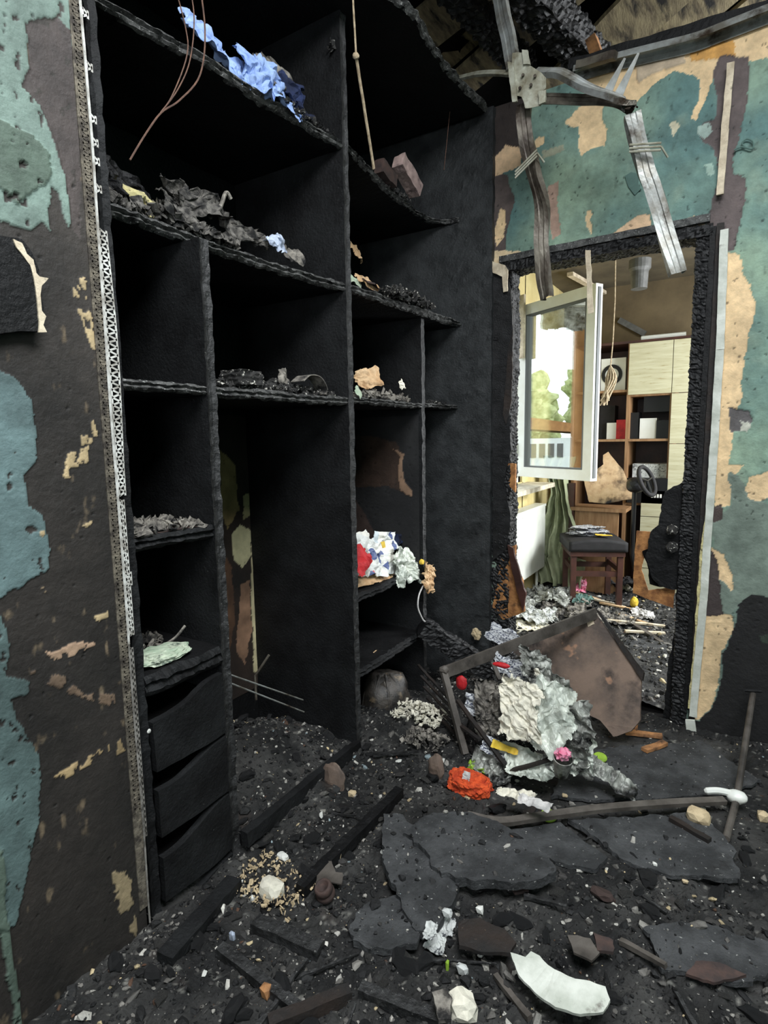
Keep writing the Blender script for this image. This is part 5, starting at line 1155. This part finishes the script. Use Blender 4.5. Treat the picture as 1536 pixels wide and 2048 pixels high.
# fallen cabinet door / carcass
B_ = at_y(1190, 1222, 2.75); C_ = at_y(1283, 1352, 2.6); D_ = at_z(1228, 1470, .05)
n_ = np.cross(C_ - B_, D_ - B_); n_ /= np.linalg.norm(n_)
if n_[1] > 0: n_ = -n_
cab = thing('cabinet_door', 'scorched brown cabinet board with a rail, lying aslant before the doorway', 'board', (D_[0], D_[1], .02))
uu = np.cross(n_, (0, 0, 1.)); uu /= np.linalg.norm(uu); vv = np.cross(n_, uu); 
if vv[2] < 0: vv = -vv; uu = -uu
if np.cross(uu, vv) @ n_ < 0: uu = -uu
def cplate(pix, off, th, s, amp=.002):
    o_ = D_ + n_ * off; Q = [at_pl(px, py, o_, n_) - o_ for px, py in pix]
    return plate([(q @ uu, q @ vv) for q in Q], o_, uu, vv, th, .014, amp, s, .002)
mesh('panel', *cplate([(1192, 1228), (1283, 1352), (1280, 1440), (1262, 1462), (1228, 1474), (1200, 1440), (1162, 1424), (1120, 1392), (1075, 1330), (1020, 1302)], 0, .012, 3), 'burnt_panel', cab)
mesh('edge_lip', *cplate([(1190, 1218), (1198, 1222), (1287, 1346), (1284, 1362), (1278, 1352)], .012, .02, 4), 'char_brown', cab)
A_ = at_z(888, 1345, .34)
Bt = at_pl(1192, 1226, B_ + n_ * .01, n_)
V, F = beam(A_, Bt, .012, .052, .02, .0015, 20, 5); mesh('rail', V, F, 'burnt_rail', cab)
V, F = beam(A_, at_z(930, 1508, .06), .026, .02, .02, .0015, 20, 6); mesh('leg', V, F, 'burnt_rail', cab)
mesh('corner_bracket', *rock(at_z(888, 1340, .35), (.022, .02, .022), 6, .3, 2), 'burnt_rail', cab)
mesh('label_scrap', *cplate([(1172, 1238), (1184, 1232), (1188, 1248), (1176, 1254)], .004, .004, 6), 'cream_strip', cab)

# the heap in front of it
hc = at_z(1040, 1490, .05)
def heap_drape(cx, cy, rx, ry, h):
    def f(V, A, B):
        d = ((V[:, 0] - cx) / rx) ** 2 + ((V[:, 1] - cy) / ry) ** 2
        V = V.copy(); V[:, 2] += h * np.sqrt(np.clip(1 - d, 0, 1)); return V
    return f
cx, cy = -.79, 2.17
V, F = rock((cx, cy + .02, .1), (.155, .13, .15), 21, .22, 4, 3); single('burnt_bundle', 'big burnt rounded bundle in front of the fallen cabinet board', 'bundle', V, F, 'ash_grey')
def sheet(name, label, cat, px, py, yy, wid, hei, mat, s, ang=0, lean=.55, n=44, amp=.028, sc=7, thick=.0012):
    n = int(n * 1.4)
    c = at_y(px, py, yy); u = np.array([math.cos(ang), 0, math.sin(ang)]) * wid; v = np.array([-math.sin(ang) * .8, lean, math.cos(ang)]); v = v / np.linalg.norm(v) * hei
    V, F = crumple(c, u, v, n, n, amp, sc, s, thick=thick, ragged=.24); V[:, 2] = np.maximum(V[:, 2], .015)
    return single(name, label, cat, V, F, mat)
sheet('ash_crust', 'thick cream white ash crust on top of the burnt bundle', 'crust', 1040, 1408, 2.0, .16, .26, 'white_ash', 3, .1, .4, 50, .02, 12)
sheet('foil_sheet', 'crumpled silver foil sheet right of the cream ash crust', 'foil', 1096, 1440, 2.02, .2, .3, 'foil', 4, -.3, .4, 56, .022, 8)
sheet('foil_sheet', 'dull crumpled foil hanging over the right side of the bundle', 'foil', 1135, 1480, 2.03, .17, .26, 'foil_dark', 5, .1, .3, 50, .04, 9)
sheet('foil_sheet', 'dark crinkled foil edge behind the cream crust', 'foil', 1085, 1350, 2.22, .26, .12, 'foil_dark', 6, -.6, .4, 44, .03, 10)
sheet('foil_sheet', 'flattened silver foil under the front of the bundle', 'foil', 1060, 1530, 1.98, .26, .12, 'foil', 7, 0, 1.5, 44, .02, 10)
sheet('foil_sheet', 'dark crumpled foil at the left front of the bundle', 'foil', 985, 1530, 1.97, .18, .12, 'foil_dark', 8, .2, 1.2, 44, .03, 10)
sheet('newspaper', 'blue and white printed sheet behind the cabinet rail', 'newspaper', 1005, 1272, 2.55, .16, .09, 'print', 9, -.3, .6, 30, .015, 8)
sheet('newspaper', 'crumpled printed paper under the rail', 'newspaper', 1030, 1335, 2.3, .2, .08, 'print', 10, -.1, .5, 36, .02, 9)
sheet('newspaper', 'small printed scrap at the left of the burnt bundle', 'newspaper', 940, 1410, 2.1, .05, .1, 'print', 11, .1, .2, 24, .012, 12)
sheet('burnt_magazine', 'charred layered magazine at the left of the crust', 'magazine', 975, 1420, 2.08, .12, .24, 'burnt_paper', 12, .15, .3, 50, .03, 12)
sheet('burnt_magazine', 'burnt pages lying in front of the bundle', 'magazine', 1000, 1505, 2.0, .2, .08, 'print', 13, -.2, 1.4, 40, .015, 10)
sheet('yellow_sheet', 'yellowed page edge below the cream crust', 'paper', 1010, 1495, 1.99, .11, .03, 'yellow', 14, -.1, 1, 24, .006, 10)
sheet('foil_wrap', 'torn foil strip pointing away right of the bundle', 'foil', 1215, 1550, 2.08, .22, .07, 'foil_dark', 15, -.45, 1.6, 44, .018, 10)
sheet('film_wrap', 'scorched film at the right foot of the bundle', 'film', 1160, 1500, 2.05, .1, .16, 'foil', 16, .0, .4, 40, .03, 10)
sheet('ash_flakes', 'white papery ash flakes right of the orange sponge', 'ash', 1030, 1588, 1.78, .13, .04, 'white_ash', 17, .1, 2.5, 40, .014, 14)
sheet('ash_flakes', 'reddish white paper flakes along the metal strip', 'paper', 1068, 1604, 1.74, .1, .04, 'cloth_white', 18, -.1, 2.5, 34, .012, 14)
V, F = lathe([(.0, 0), (.024, 0), (.034, .075), (.031, .075), (.022, .004), (0, .004)], at_y(1122, 1548, 1.9), 20, (.15, -.25, 1)); single('paper_cup', 'crushed grey cup holding a pink wad at the front of the bundle', 'cup', V, F, 'foil_dark')
single('pink_wad', 'pink wad stuffed in the grey cup', 'wad', *rock(at_y(1126, 1508, 1.885), (.027, .024, .02), 8, .5, 3, 3), 'pink')
for i, (px, py, y_, r_) in enumerate([(923, 1365, 2.2, (.026, .012, .034)), (1003, 1330, 2.1, (.036, .012, .011))]):
    single('red_scrap', ['round red scrap left below the cabinet rail', 'flat red scrap under the middle of the cabinet rail'][i], 'scrap', *rock(at_y(px, py, y_), r_, 30 + i, .2, 3), 'red')
# laths around the bundle
for i, (p, q, y0, y1, m) in enumerate([((915, 1400), (1010, 1530), 2.1, 1.95, 'char_brown'), ((905, 1440), (960, 1480), 2.1, 2.0, 'char_brown'), ((1010, 1545), (1130, 1510), 1.95, 2.0, 'char_brown'), ((985, 1325), (1000, 1360), 2.25, 2.2, 'burnt_rail')]):
    single('charred_lath', ['long charred slat crossing the left of the bundle', 'short charred slat left of the bundle', 'charred slat in front of the grey cup', 'little metal tab hanging from the cabinet rail'][i], 'slat', *beam(at_y(*p, y0), at_y(*q, y1), .018, .01, .02, .002, 30, i), m)
# sponge and caps
c = onfloor(938, 1582); V, F = rock(c + (0, 0, .03), (.085, .05, .038), 12, .35, 5, 2.6, .8); V = V + np.stack([fbm(V, 90, 2, k) for k in (1, 2, 3)], 1) * .006
single('orange_sponge', 'bright orange sponge on the floor before the bundle', 'sponge', V, F, 'sponge')
single('white_scrap', 'small white paper scrap lying on the orange sponge', 'scrap', *crumple(c + (.0, -.03, .07), (.03, 0, .01), (0, .02, .035), 12, 12, .006, 20, 5), 'cloth_white')
for i, (px, py) in enumerate([(1200, 1521), (1097, 1645)]):
    c = onfloor(px, py) + (0, 0, .012 * i); V, F = lathe([(0, .009), (.022, .009), (.027, .005), (.027, 0), (0, 0)], c + (0, 0, .012), 20, (.1, -.2, 1)); single('bottle_cap', ['lime green cap lying right of the bundle', 'lime green cap under the metal strip'][i], 'cap', V, F, 'lime')
single('green_leaf', 'tiny lime green scraps left above the sponge', 'scrap', *hull_bits(onfloor(955, 1540) + (0, 0, .01), (.08, .05, .02), 14, .009, 4), 'lime')
for i, (p, q) in enumerate((((1250, 1468), (1325, 1476)), ((1288, 1505), (1330, 1490)))):
    fbeam('orange_offcut', ['thin orange wood offcut by the foot of the cabinet board', 'thick orange wood offcut in front of the thin one'][i], 'wood offcut', p, q, .03, .014, 'orange_wood', s=50 + i, lift=.004)
fbeam('orange_offcut', 'thin upright splinter under the right corner of the cabinet board', 'splinter', (1272, 1462), (1276, 1420), .012, .01, 'orange_wood', z=(.03, .12))
fplate('dark_tile', 'small black tile lying beside the broken trim', 'tile', [(1398, 1490), (1410, 1490), (1414, 1520), (1402, 1515)], .03, .01, 'char_brown', 33)
V, F = hull_bits(at_z(840, 1430, .1), (.24, .16, .06), 320, .007, 3); single('ash_cluster', 'pale ash flakes heaped by the foot of the third divider', 'ash', V, F, 'white_ash')
V, F = hull_bits(at_z(850, 1480, .07), (.18, .12, .05), 160, .008, 13); single('ash_cluster', 'lower heap of pale ash flakes left of the sponge', 'ash', V, F, 'burnt_paper')
V, F = hull_bits(at_z(550, 1765, .04), (.26, .18, .02), 260, .0045, 14); single('ash_cluster', 'cream flakes strewn before the drawers', 'ash', V, F, 'stone_beige')
# helmet-like pot in the lowest right bay
c = at_x(768, 1440, -1.42); c[2] = .1
hp = thing('burnt_helmet', 'burnt domed helmet lying in the lowest right bay of the unit', 'helmet', (c[0], c[1], .02))
V, F = lathe([(0, .17), (.05, .163), (.09, .14), (.115, .10), (.125, .05), (.13, .0), (.12, -.01)], (c[0], c[1], .06), 32, (.1, -.1, 1)); V = V + np.stack([fbm(V, 11, 4, k) for k in (1, 2, 3)], 1) * .028 * np.clip((V[:, 2:] - .05) / .06, .1, 1); mesh('shell', V, F, 'helmet', hp, smooth=True)
V, F = tube([(c[0] + .137 * math.cos(t_), c[1] + .137 * math.sin(t_), .062 + .004 * math.sin(3 * t_)) for t_ in np.linspace(0, 6.283, 40)], .011, 8, False); mesh('rim', V, F, 'helmet', hp, smooth=True)
V, F = beam((c[0] + .04, c[1] - .07, .2), (c[0] + .1, c[1] - .06, .1), .012, .02, .01, .003, 30, 2); mesh('crest', V, F, 'burnt_rail', hp)
for k in range(5): mesh('rib', *tube(smooth_path([(c[0] + .13 * math.cos(q_) * math.cos(-1.9 + .55 * k), c[1] + .13 * math.cos(q_) * math.sin(-1.9 + .55 * k), .07 + .165 * math.sin(q_)) for q_ in (.05, .4, .8, 1.2)], 4), .006, 6), 'helmet', hp)

# ------------------------------------------------------------------ things on the shelves
def shelf_bits(name, label, px, py, z, ext, n, size, mat, s, x=None, cat='ash'):
    c = at_z(px, py, z); c = np.array([c[0] - ext[0] * .55, c[1], z])
    V, F = hull_bits(c, ext, n, size, s); V[:, 2] = np.maximum(V[:, 2], z + .001); return single(name, label, cat, V, F, mat)
zt_, za_, zb2 = ZT + .022, ZA + .022, ZB + .022
def sheet_x(name, label, cat, px, py, x, wy, hz, mat, s, ang=0, lean=-.4, n=40, amp=.02, sc=9, zmin=None):
    c = at_x(px, py, x); u = np.array([0, math.cos(ang), math.sin(ang)]) * wy; v = np.array([lean, -math.sin(ang), math.cos(ang)]); v = v / np.linalg.norm(v) * hz
    V, F = crumple(c, u, v, n, n, amp, sc, s)
    if zmin is not None: V[:, 2] = np.maximum(V[:, 2], zmin + .002 * np.random.default_rng(s).random(len(V)))
    return single(name, label, cat, V, F, mat)
sheet_x('blue_cloth', 'long light blue cloth draped at the left of the top shelf', 'cloth', 455, 122, -1.40, .30, .12, 'cloth_blue', 41, -.25, -.6, 50, .025, 8)
sheet_x('blue_cloth', 'light blue crumpled cloth bunched at the centre of the top shelf', 'cloth', 535, 168, -1.38, .26, .17, 'cloth_blue', 42, -.1, -.6, 50, .035, 8)
sheet_x('navy_cloth', 'dark navy cloth beside the light blue cloths', 'cloth', 590, 200, -1.39, .12, .16, 'cloth_navy', 43, .1, -.5, 40, .03, 9)
sheet_x('grey_cloth', 'charred brown and white rag behind the light blue cloths', 'cloth', 560, 165, -1.42, .18, .18, 'burnt_paper', 44, 0, -.5, 44, .03, 9)
shelf_bits('shelf_ash', 'grey ash crumbs at the end of the top shelf', 620, 232, zt_, (.08, .3, .03), 120, .006, 'ash_grey', 3)
# ash on shelf A left
V, F = hull_bits((-1.45, 1.12, za_), (.16, .5, .09), 700, .009, 5); single('burnt_heap', 'long heap of burnt flakes on the left of the second shelf', 'ash', V, F, 'burnt_dark')
V, F = rock((-1.46, 1.03, za_ + .04), (.06, .09, .05), 3, .5, 4, 3); single('ash_mound', 'mound with a pale yellow scorched crown on the second shelf', 'ash', V, F, 'foam')
sheet_x('burnt_cloth', 'dark twisted burnt cloth on the second shelf', 'cloth', 440, 430, -1.42, .42, .12, 'burnt_dark', 45, -.15, -.7, 56, .04, 9, za_)
sheet_x('burnt_cloth', 'grey strands of burnt cloth right of the ash mound', 'cloth', 400, 450, -1.38, .3, .07, 'burnt_dark', 46, -.2, -.7, 50, .02, 14, za_)
sheet_x('charred_rag', 'stiff black rag at the left end of the second shelf', 'cloth', 255, 375, -1.44, .16, .16, 'char', 47, -.3, -.7, 40, .03, 8, za_)
sheet_x('blue_rag', 'small pale blue rag on the second shelf beside the divider bay', 'cloth', 550, 488, -1.38, .09, .07, 'paper_blue', 48, .2, -.6, 30, .02, 10, za_)
sheet_x('blue_rag', 'scorched grey blue rag at the end of the second shelf heap', 'cloth', 585, 505, -1.40, .1, .07, 'burnt_paper', 49, .0, -.6, 30, .02, 10, za_)
V, F = tube(smooth_path([at_x(x, y, -1.42) for x, y in [(420, 435), (440, 415), (452, 385), (462, 398)]], 5), .006, 6); single('curled_strand', 'curled burnt strand standing on the second shelf', 'strand', V, F, 'burnt_paper')
# shelf T right: two blocks
def blk(name, label, px0, py0, px1, py1, x, dep, mat, s, tilt=.0, cat='block'):
    c = at_x((px0 + px1) / 2, (py0 + py1) / 2, x); a = at_x(px0, (py0 + py1) / 2, x); b = at_x(px1, (py0 + py1) / 2, x); h = abs(at_x(px0, py0, x)[2] - at_x(px0, py1, x)[2])
    V, F = gridbox((dep, abs(b[1] - a[1]), h), .012); V = rough(V, .009, 18, s); ct, st_ = math.cos(tilt), math.sin(tilt); V = V @ np.array([[1, 0, 0], [0, ct, st_], [0, -st_, ct]])
    return single(name, label, cat, V + c, F, mat)
blk('burnt_book', 'brown burnt block beside the hanging cable on the top shelf', 756, 336, 784, 364, -1.39, .06, 'clay', 3, -.2)
blk('foam_block', 'pinkish grey slab tipped up on the right of the top shelf', 796, 338, 834, 368, -1.42, .06, 'block_pink', 4, -.45)
V, F = hull_bits(at_z(800, 388, zt_) - (.03, 0, 0), (.06, .2, .03), 90, .008, 6); V[:, 2] += .0; single('shelf_ash', 'grey crumbs under the tipped slab on the top shelf', 'ash', V, F, 'ash_grey')
# shelf A right
sheet_x('green_paper', 'pale green burnt paper behind the second divider on the second shelf', 'paper', 712, 560, -1.36, .15, .07, 'green_melt', 50, 0, -.6, 24, .015, 10, za_)
sheet_x('singed_paper', 'orange singed paper on the right of the second shelf', 'paper', 738, 568, -1.37, .2, .07, 'brown_paper', 51, -.1, -.7, 30, .015, 10, za_)
sheet_x('brown_sheet', 'flat brown scorched sheet on the right of the second shelf', 'paper', 775, 585, -1.36, .34, .06, 'clay', 52, -.05, -1.5, 30, .01, 10, za_)
V, F = hull_bits(at_z(835, 598, za_) - (.06, 0, 0), (.1, .34, .055), 230, .012, 7); single('shelf_ash', 'pale grey curled flakes at the right of the second shelf', 'ash', V, F, 'ash_grey')
sheet_x('curled_paper', 'faint beige curled paper deep on the right second shelf', 'paper', 712, 505, -1.6, .1, .08, 'brown_paper', 53, 0, -.4, 24, .02, 9)
# shelf B
V, F = hull_bits((-1.40, 1.5, zb2), (.14, .6, .04), 700, .008, 8); single('shelf_ash', 'heap of grey ash flakes on the middle shelf', 'ash', V, F, 'ash_grey')
V, F = gridbox((.09, .10, .045), .008); V = rough(V, .006, 40, 3); V += ((np.round((V[:, 2:] + .03) / .006) % 2) * [.003, .003, 0]); c = at_x(482, 752, -1.36); single('burnt_book', 'charred book with silvery pages on the middle shelf', 'book', V + (c[0], c[1], zb2 + .03), F, 'ash_grey')
V, F = sweep(smooth_path([at_x(x, y, -1.34) for x, y in [(595, 764), (610, 752), (630, 757), (642, 778), (640, 790)]], 6), [(-.03, 0), (.03, 0)], (0, 0, 1), .003); single('curled_strip', 'dark curled strip at the right of the middle shelf', 'strip', V, F, 'burnt_paper')
sheet_x('burnt_knot', 'knotted burnt scrap behind the middle shelf ash', 'scrap', 568, 752, -1.42, .06, .07, 'burnt_paper', 54, 0, -.4, 24, .02, 12)
V, F = hull_bits((-1.38, 2.17, ZB + .024), (.12, .46, .045), 240, .012, 9); single('shelf_ash', 'pale grey flakes on the middle shelf right of the second divider', 'ash', V, F, 'burnt_paper')
sheet_x('singed_cloth', 'tan singed rag standing on the middle shelf', 'cloth', 738, 756, -1.40, .17, .09, 'brown_paper', 55, .2, -.4, 30, .02, 10)
sheet_x('pale_scrap', 'pale green pointed scrap hanging over the middle shelf edge', 'scrap', 716, 784, -1.31, .05, .05, 'green_melt', 56, -.8, -.3, 20, .008, 10)
sheet_x('pale_scrap', 'pale scrap curling up at the right of the middle shelf', 'scrap', 803, 770, -1.36, .05, .06, 'white_ash', 57, .4, -.4, 20, .012, 12)
V, F = hull_bits((-1.36, 2.62, ZB + .028), (.1, .26, .015), 120, .006, 10); single('shelf_ash', 'thin ash on the far right end of the middle shelf', 'ash', V, F, 'ash_grey')
# left lower shelves
V, F = hull_bits((-1.40, 1.0, 1.108), (.16, .26, .03), 220, .010, 11); single('shelf_ash', 'brownish burnt scraps on the lower left shelf', 'ash', V, F, 'burnt_paper')
single('brown_liner', 'unburnt brown patch of board on the lower left shelf', 'board', *plate([(0, -.1), (.09, -.1), (.1, .1), (-.02, .1)], (-1.42, 1.03, 1.109), (1, 0, 0), (0, 1, 0), .003, .01, .006, 2, .001), 'clay')
V, F = rock((-1.38, .985, .748), (.06, .09, .016), 7, .35, 4, 4); single('melted_plastic', 'pale green melted plastic patch on the drawer cabinet top', 'plastic', V, F, 'green_melt')
V, F = hull_bits((-1.52, 1.0, .735), (.12, .18, .03), 80, .012, 12); single('shelf_ash', 'burnt twigs behind the melted plastic', 'ash', V, F, 'burnt_paper')
V, F = tube(smooth_path([(-1.45, 1.05, .74), (-1.43, 1.08, .76), (-1.42, 1.11, .79)], 4), .004, 6); single('twig', 'small curled twig on the drawer cabinet top', 'twig', V, F, 'burnt_paper')
single('drawer_sticker', 'small white chip stuck on the top drawer', 'chip', *rock(at_x(298, 1462, AX + .016), (.003, .006, .006), 2, .3, 2), 'stone_white')
# magazines on the lower right shelf
sheet_x('magazine', 'colourful magazine bag on the lower right shelf', 'magazine', 752, 1110, -1.37, .44, .22, 'magazine', 61, -.15, -.35, 56, .022, 8)
sheet_x('plastic_bag', 'crumpled clear plastic bag right of the magazine bag', 'bag', 818, 1130, -1.33, .27, .16, 'foil', 62, -.1, -.3, 60, .035, 9)
sheet_x('red_packet', 'red and white packet at the left of the magazine bag', 'packet', 722, 1120, -1.325, .13, .13, 'red', 63, .7, -.1, 20, .006, 8)
single('yellow_tag', 'yellow square on the magazine bag', 'tag', *crumple(at_x(767, 1089, -1.325), (0, .035, 0), (-.01, 0, .035), 12, 12, .004, 10, 3), 'yellow')
single('yellow_knot', 'yellow tie at the right end of the plastic bag', 'tie', *rock(at_x(843, 1124, -1.29), (.012, .014, .014), 4, .4, 3), 'yellow')
sheet_x('navy_wrapper', 'dark blue wrapper behind the magazine bag', 'wrapper', 790, 1080, -1.42, .3, .06, 'cloth_navy', 64, -.1, -.3, 30, .015, 9)
sheet_x('singed_tassel', 'brown singed tatters hanging at the end of the plastic bag', 'tatters', 858, 1155, -1.28, .13, .13, 'brown_paper', 65, -.4, -.2, 34, .03, 12)
sheet_x('paper_under', 'beige folded paper under the magazine bag', 'paper', 750, 1155, -1.36, .42, .06, 'brown_paper', 66, -.1, -.8, 30, .01, 9)
V, F = tube(smooth_path([at_x(x, y, -1.28) for x, y in [(846, 1172), (838, 1190), (836, 1215), (845, 1238), (850, 1243)]], 5), .004, 6); single('white_string', 'white string hanging from the plastic bag', 'string', V, F, 'cloth_white')
sheet_x('wood_splinter', 'pale orange splintered wood on the lowest right shelf', 'wood scrap', 795, 1288, -1.36, .42, .04, 'brown_paper', 67, -.1, -1.5, 34, .008, 9)
# near rafters: bracket bits in the top bay
single('wall_socket', 'small grey burnt bracket on the second divider near the top', 'bracket', *hull_bits(at_y(662, 100, D2 - .03), (.03, .012, .05), 12, .006, 3), 'ash_grey')
single('orange_ember', 'little orange wire end above the hanging cable', 'wire end', *rock(at_x(743, 92, -1.5), (.004, .004, .014), 2, .2, 2), 'orange_wood')
# beside the doorway / corner
V, F = hull_bits(at_z(985, 1290, .2), (.2, .16, .1), 160, .016, 21); single('corner_rubble', 'brown and white rubble heaped at the left foot of the doorway', 'rubble', V, F, 'burnt_paper')
single('pale_lump', 'pale crumpled scrap by the charred log', 'scrap', *rock(at_z(953, 1268, .3), (.025, .02, .03), 6, .5, 3, 3), 'stone_beige')

# ------------------------------------------------------------------ rubbish in the far room
def fsheet(name, label, cat, px, py, wx, wy, mat, s, z=.06, amp=.03, sc=9, n=44, ang=0.):
    c = at_z(px, py, z); V, F = crumple(c, (wx * math.cos(ang), wx * math.sin(ang), 0), (-wy * math.sin(ang), wy * math.cos(ang), 0), n, n, amp, sc, s); V[:, 2] = np.maximum(V[:, 2], .012); return single(name, label, cat, V, F, mat)
fsheet('scorched_rag', 'grey folded rags on the floor before the curtain', 'cloth', 1095, 1190, .4, .5, 'foil_dark', 71, .09, .06, 7)
fsheet('scorched_rag', 'grey crumpled rags nearer the doorway on the left', 'cloth', 1060, 1225, .4, .35, 'paper', 72, .08, .05, 8)
fsheet('scorched_rag', 'dark rags left of the stool legs', 'cloth', 1130, 1215, .3, .4, 'burnt_paper', 73, .06, .05, 8)
fsheet('white_rag', 'white rag on the floor under the stool', 'cloth', 1225, 1170, .18, .35, 'cloth_white', 74, .05, .04, 8)
fsheet('white_rag', 'white crumpled bag on the floor right of the stool', 'cloth', 1285, 1228, .16, .2, 'cloth_white', 75, .05, .03, 8)
fsheet('white_rag', 'bright scraps at the right behind the stool', 'cloth', 1253, 1170, .12, .3, 'white_ash', 76, .06, .04, 9)
fsheet('red_rag', 'red leafy scrap left of the stool leg', 'scrap', 1160, 1170, .12, .2, 'pink', 77, .08, .05, 9)
fsheet('ash_sheet', 'pale scorched sheet behind the fallen cabinet board', 'sheet', 1070, 1252, .3, .22, 'white_ash', 78, .05, .02, 9)
fsheet('ash_sheet', 'torn burnt sheet in the middle of the far floor', 'sheet', 1230, 1235, .3, .3, 'burnt_paper', 79, .05, .03, 9)
fsheet('teal_rag', 'grey teal rag in front of the stool', 'cloth', 1165, 1198, .14, .2, 'teal_plain', 80, .09, .03, 9, 30)
for i, (p, q, m) in enumerate([((1160, 1190), (1250, 1215), 'cream_strip'), ((1215, 1240), (1330, 1252), 'cream_strip'), ((1240, 1228), (1300, 1250), 'brown_paper'), ((1270, 1250), (1325, 1285), 'burnt_rail'), ((1200, 1205), (1280, 1222), 'brown_paper'), ((1250, 1262), (1330, 1266), 'cream_strip'), ((1150, 1185), (1200, 1200), 'brown_paper')]):
    a = at_z(*p, .05); b = at_z(*q, .04); single('fallen_slat', ['pale slat lying in front of the stool', 'pale slat lying level across the far floor', 'brown slat crossing the pale slats', 'grey slat running down to the right jamb', 'brown slat behind the pale ones', 'thin pale slat nearest the doorway', 'short brown slat at the stool foot'][i], 'slat', *beam(a, b, .03, .012, .03, .003, 20, i), m)
fplate('dark_board', 'dark scorched board on the floor just past the doorway', 'board', [(1262, 1275), (1330, 1285), (1335, 1310), (1290, 1318), (1262, 1305)], .04, .012, 'slab_grey', 4, amp=.016, warp=.0090)
single('yellow_pot', 'small yellow crumpled pot on the far floor', 'pot', *rock(at_z(1268, 1205, .07), (.03, .03, .045), 4, .3, 3), 'yellow')
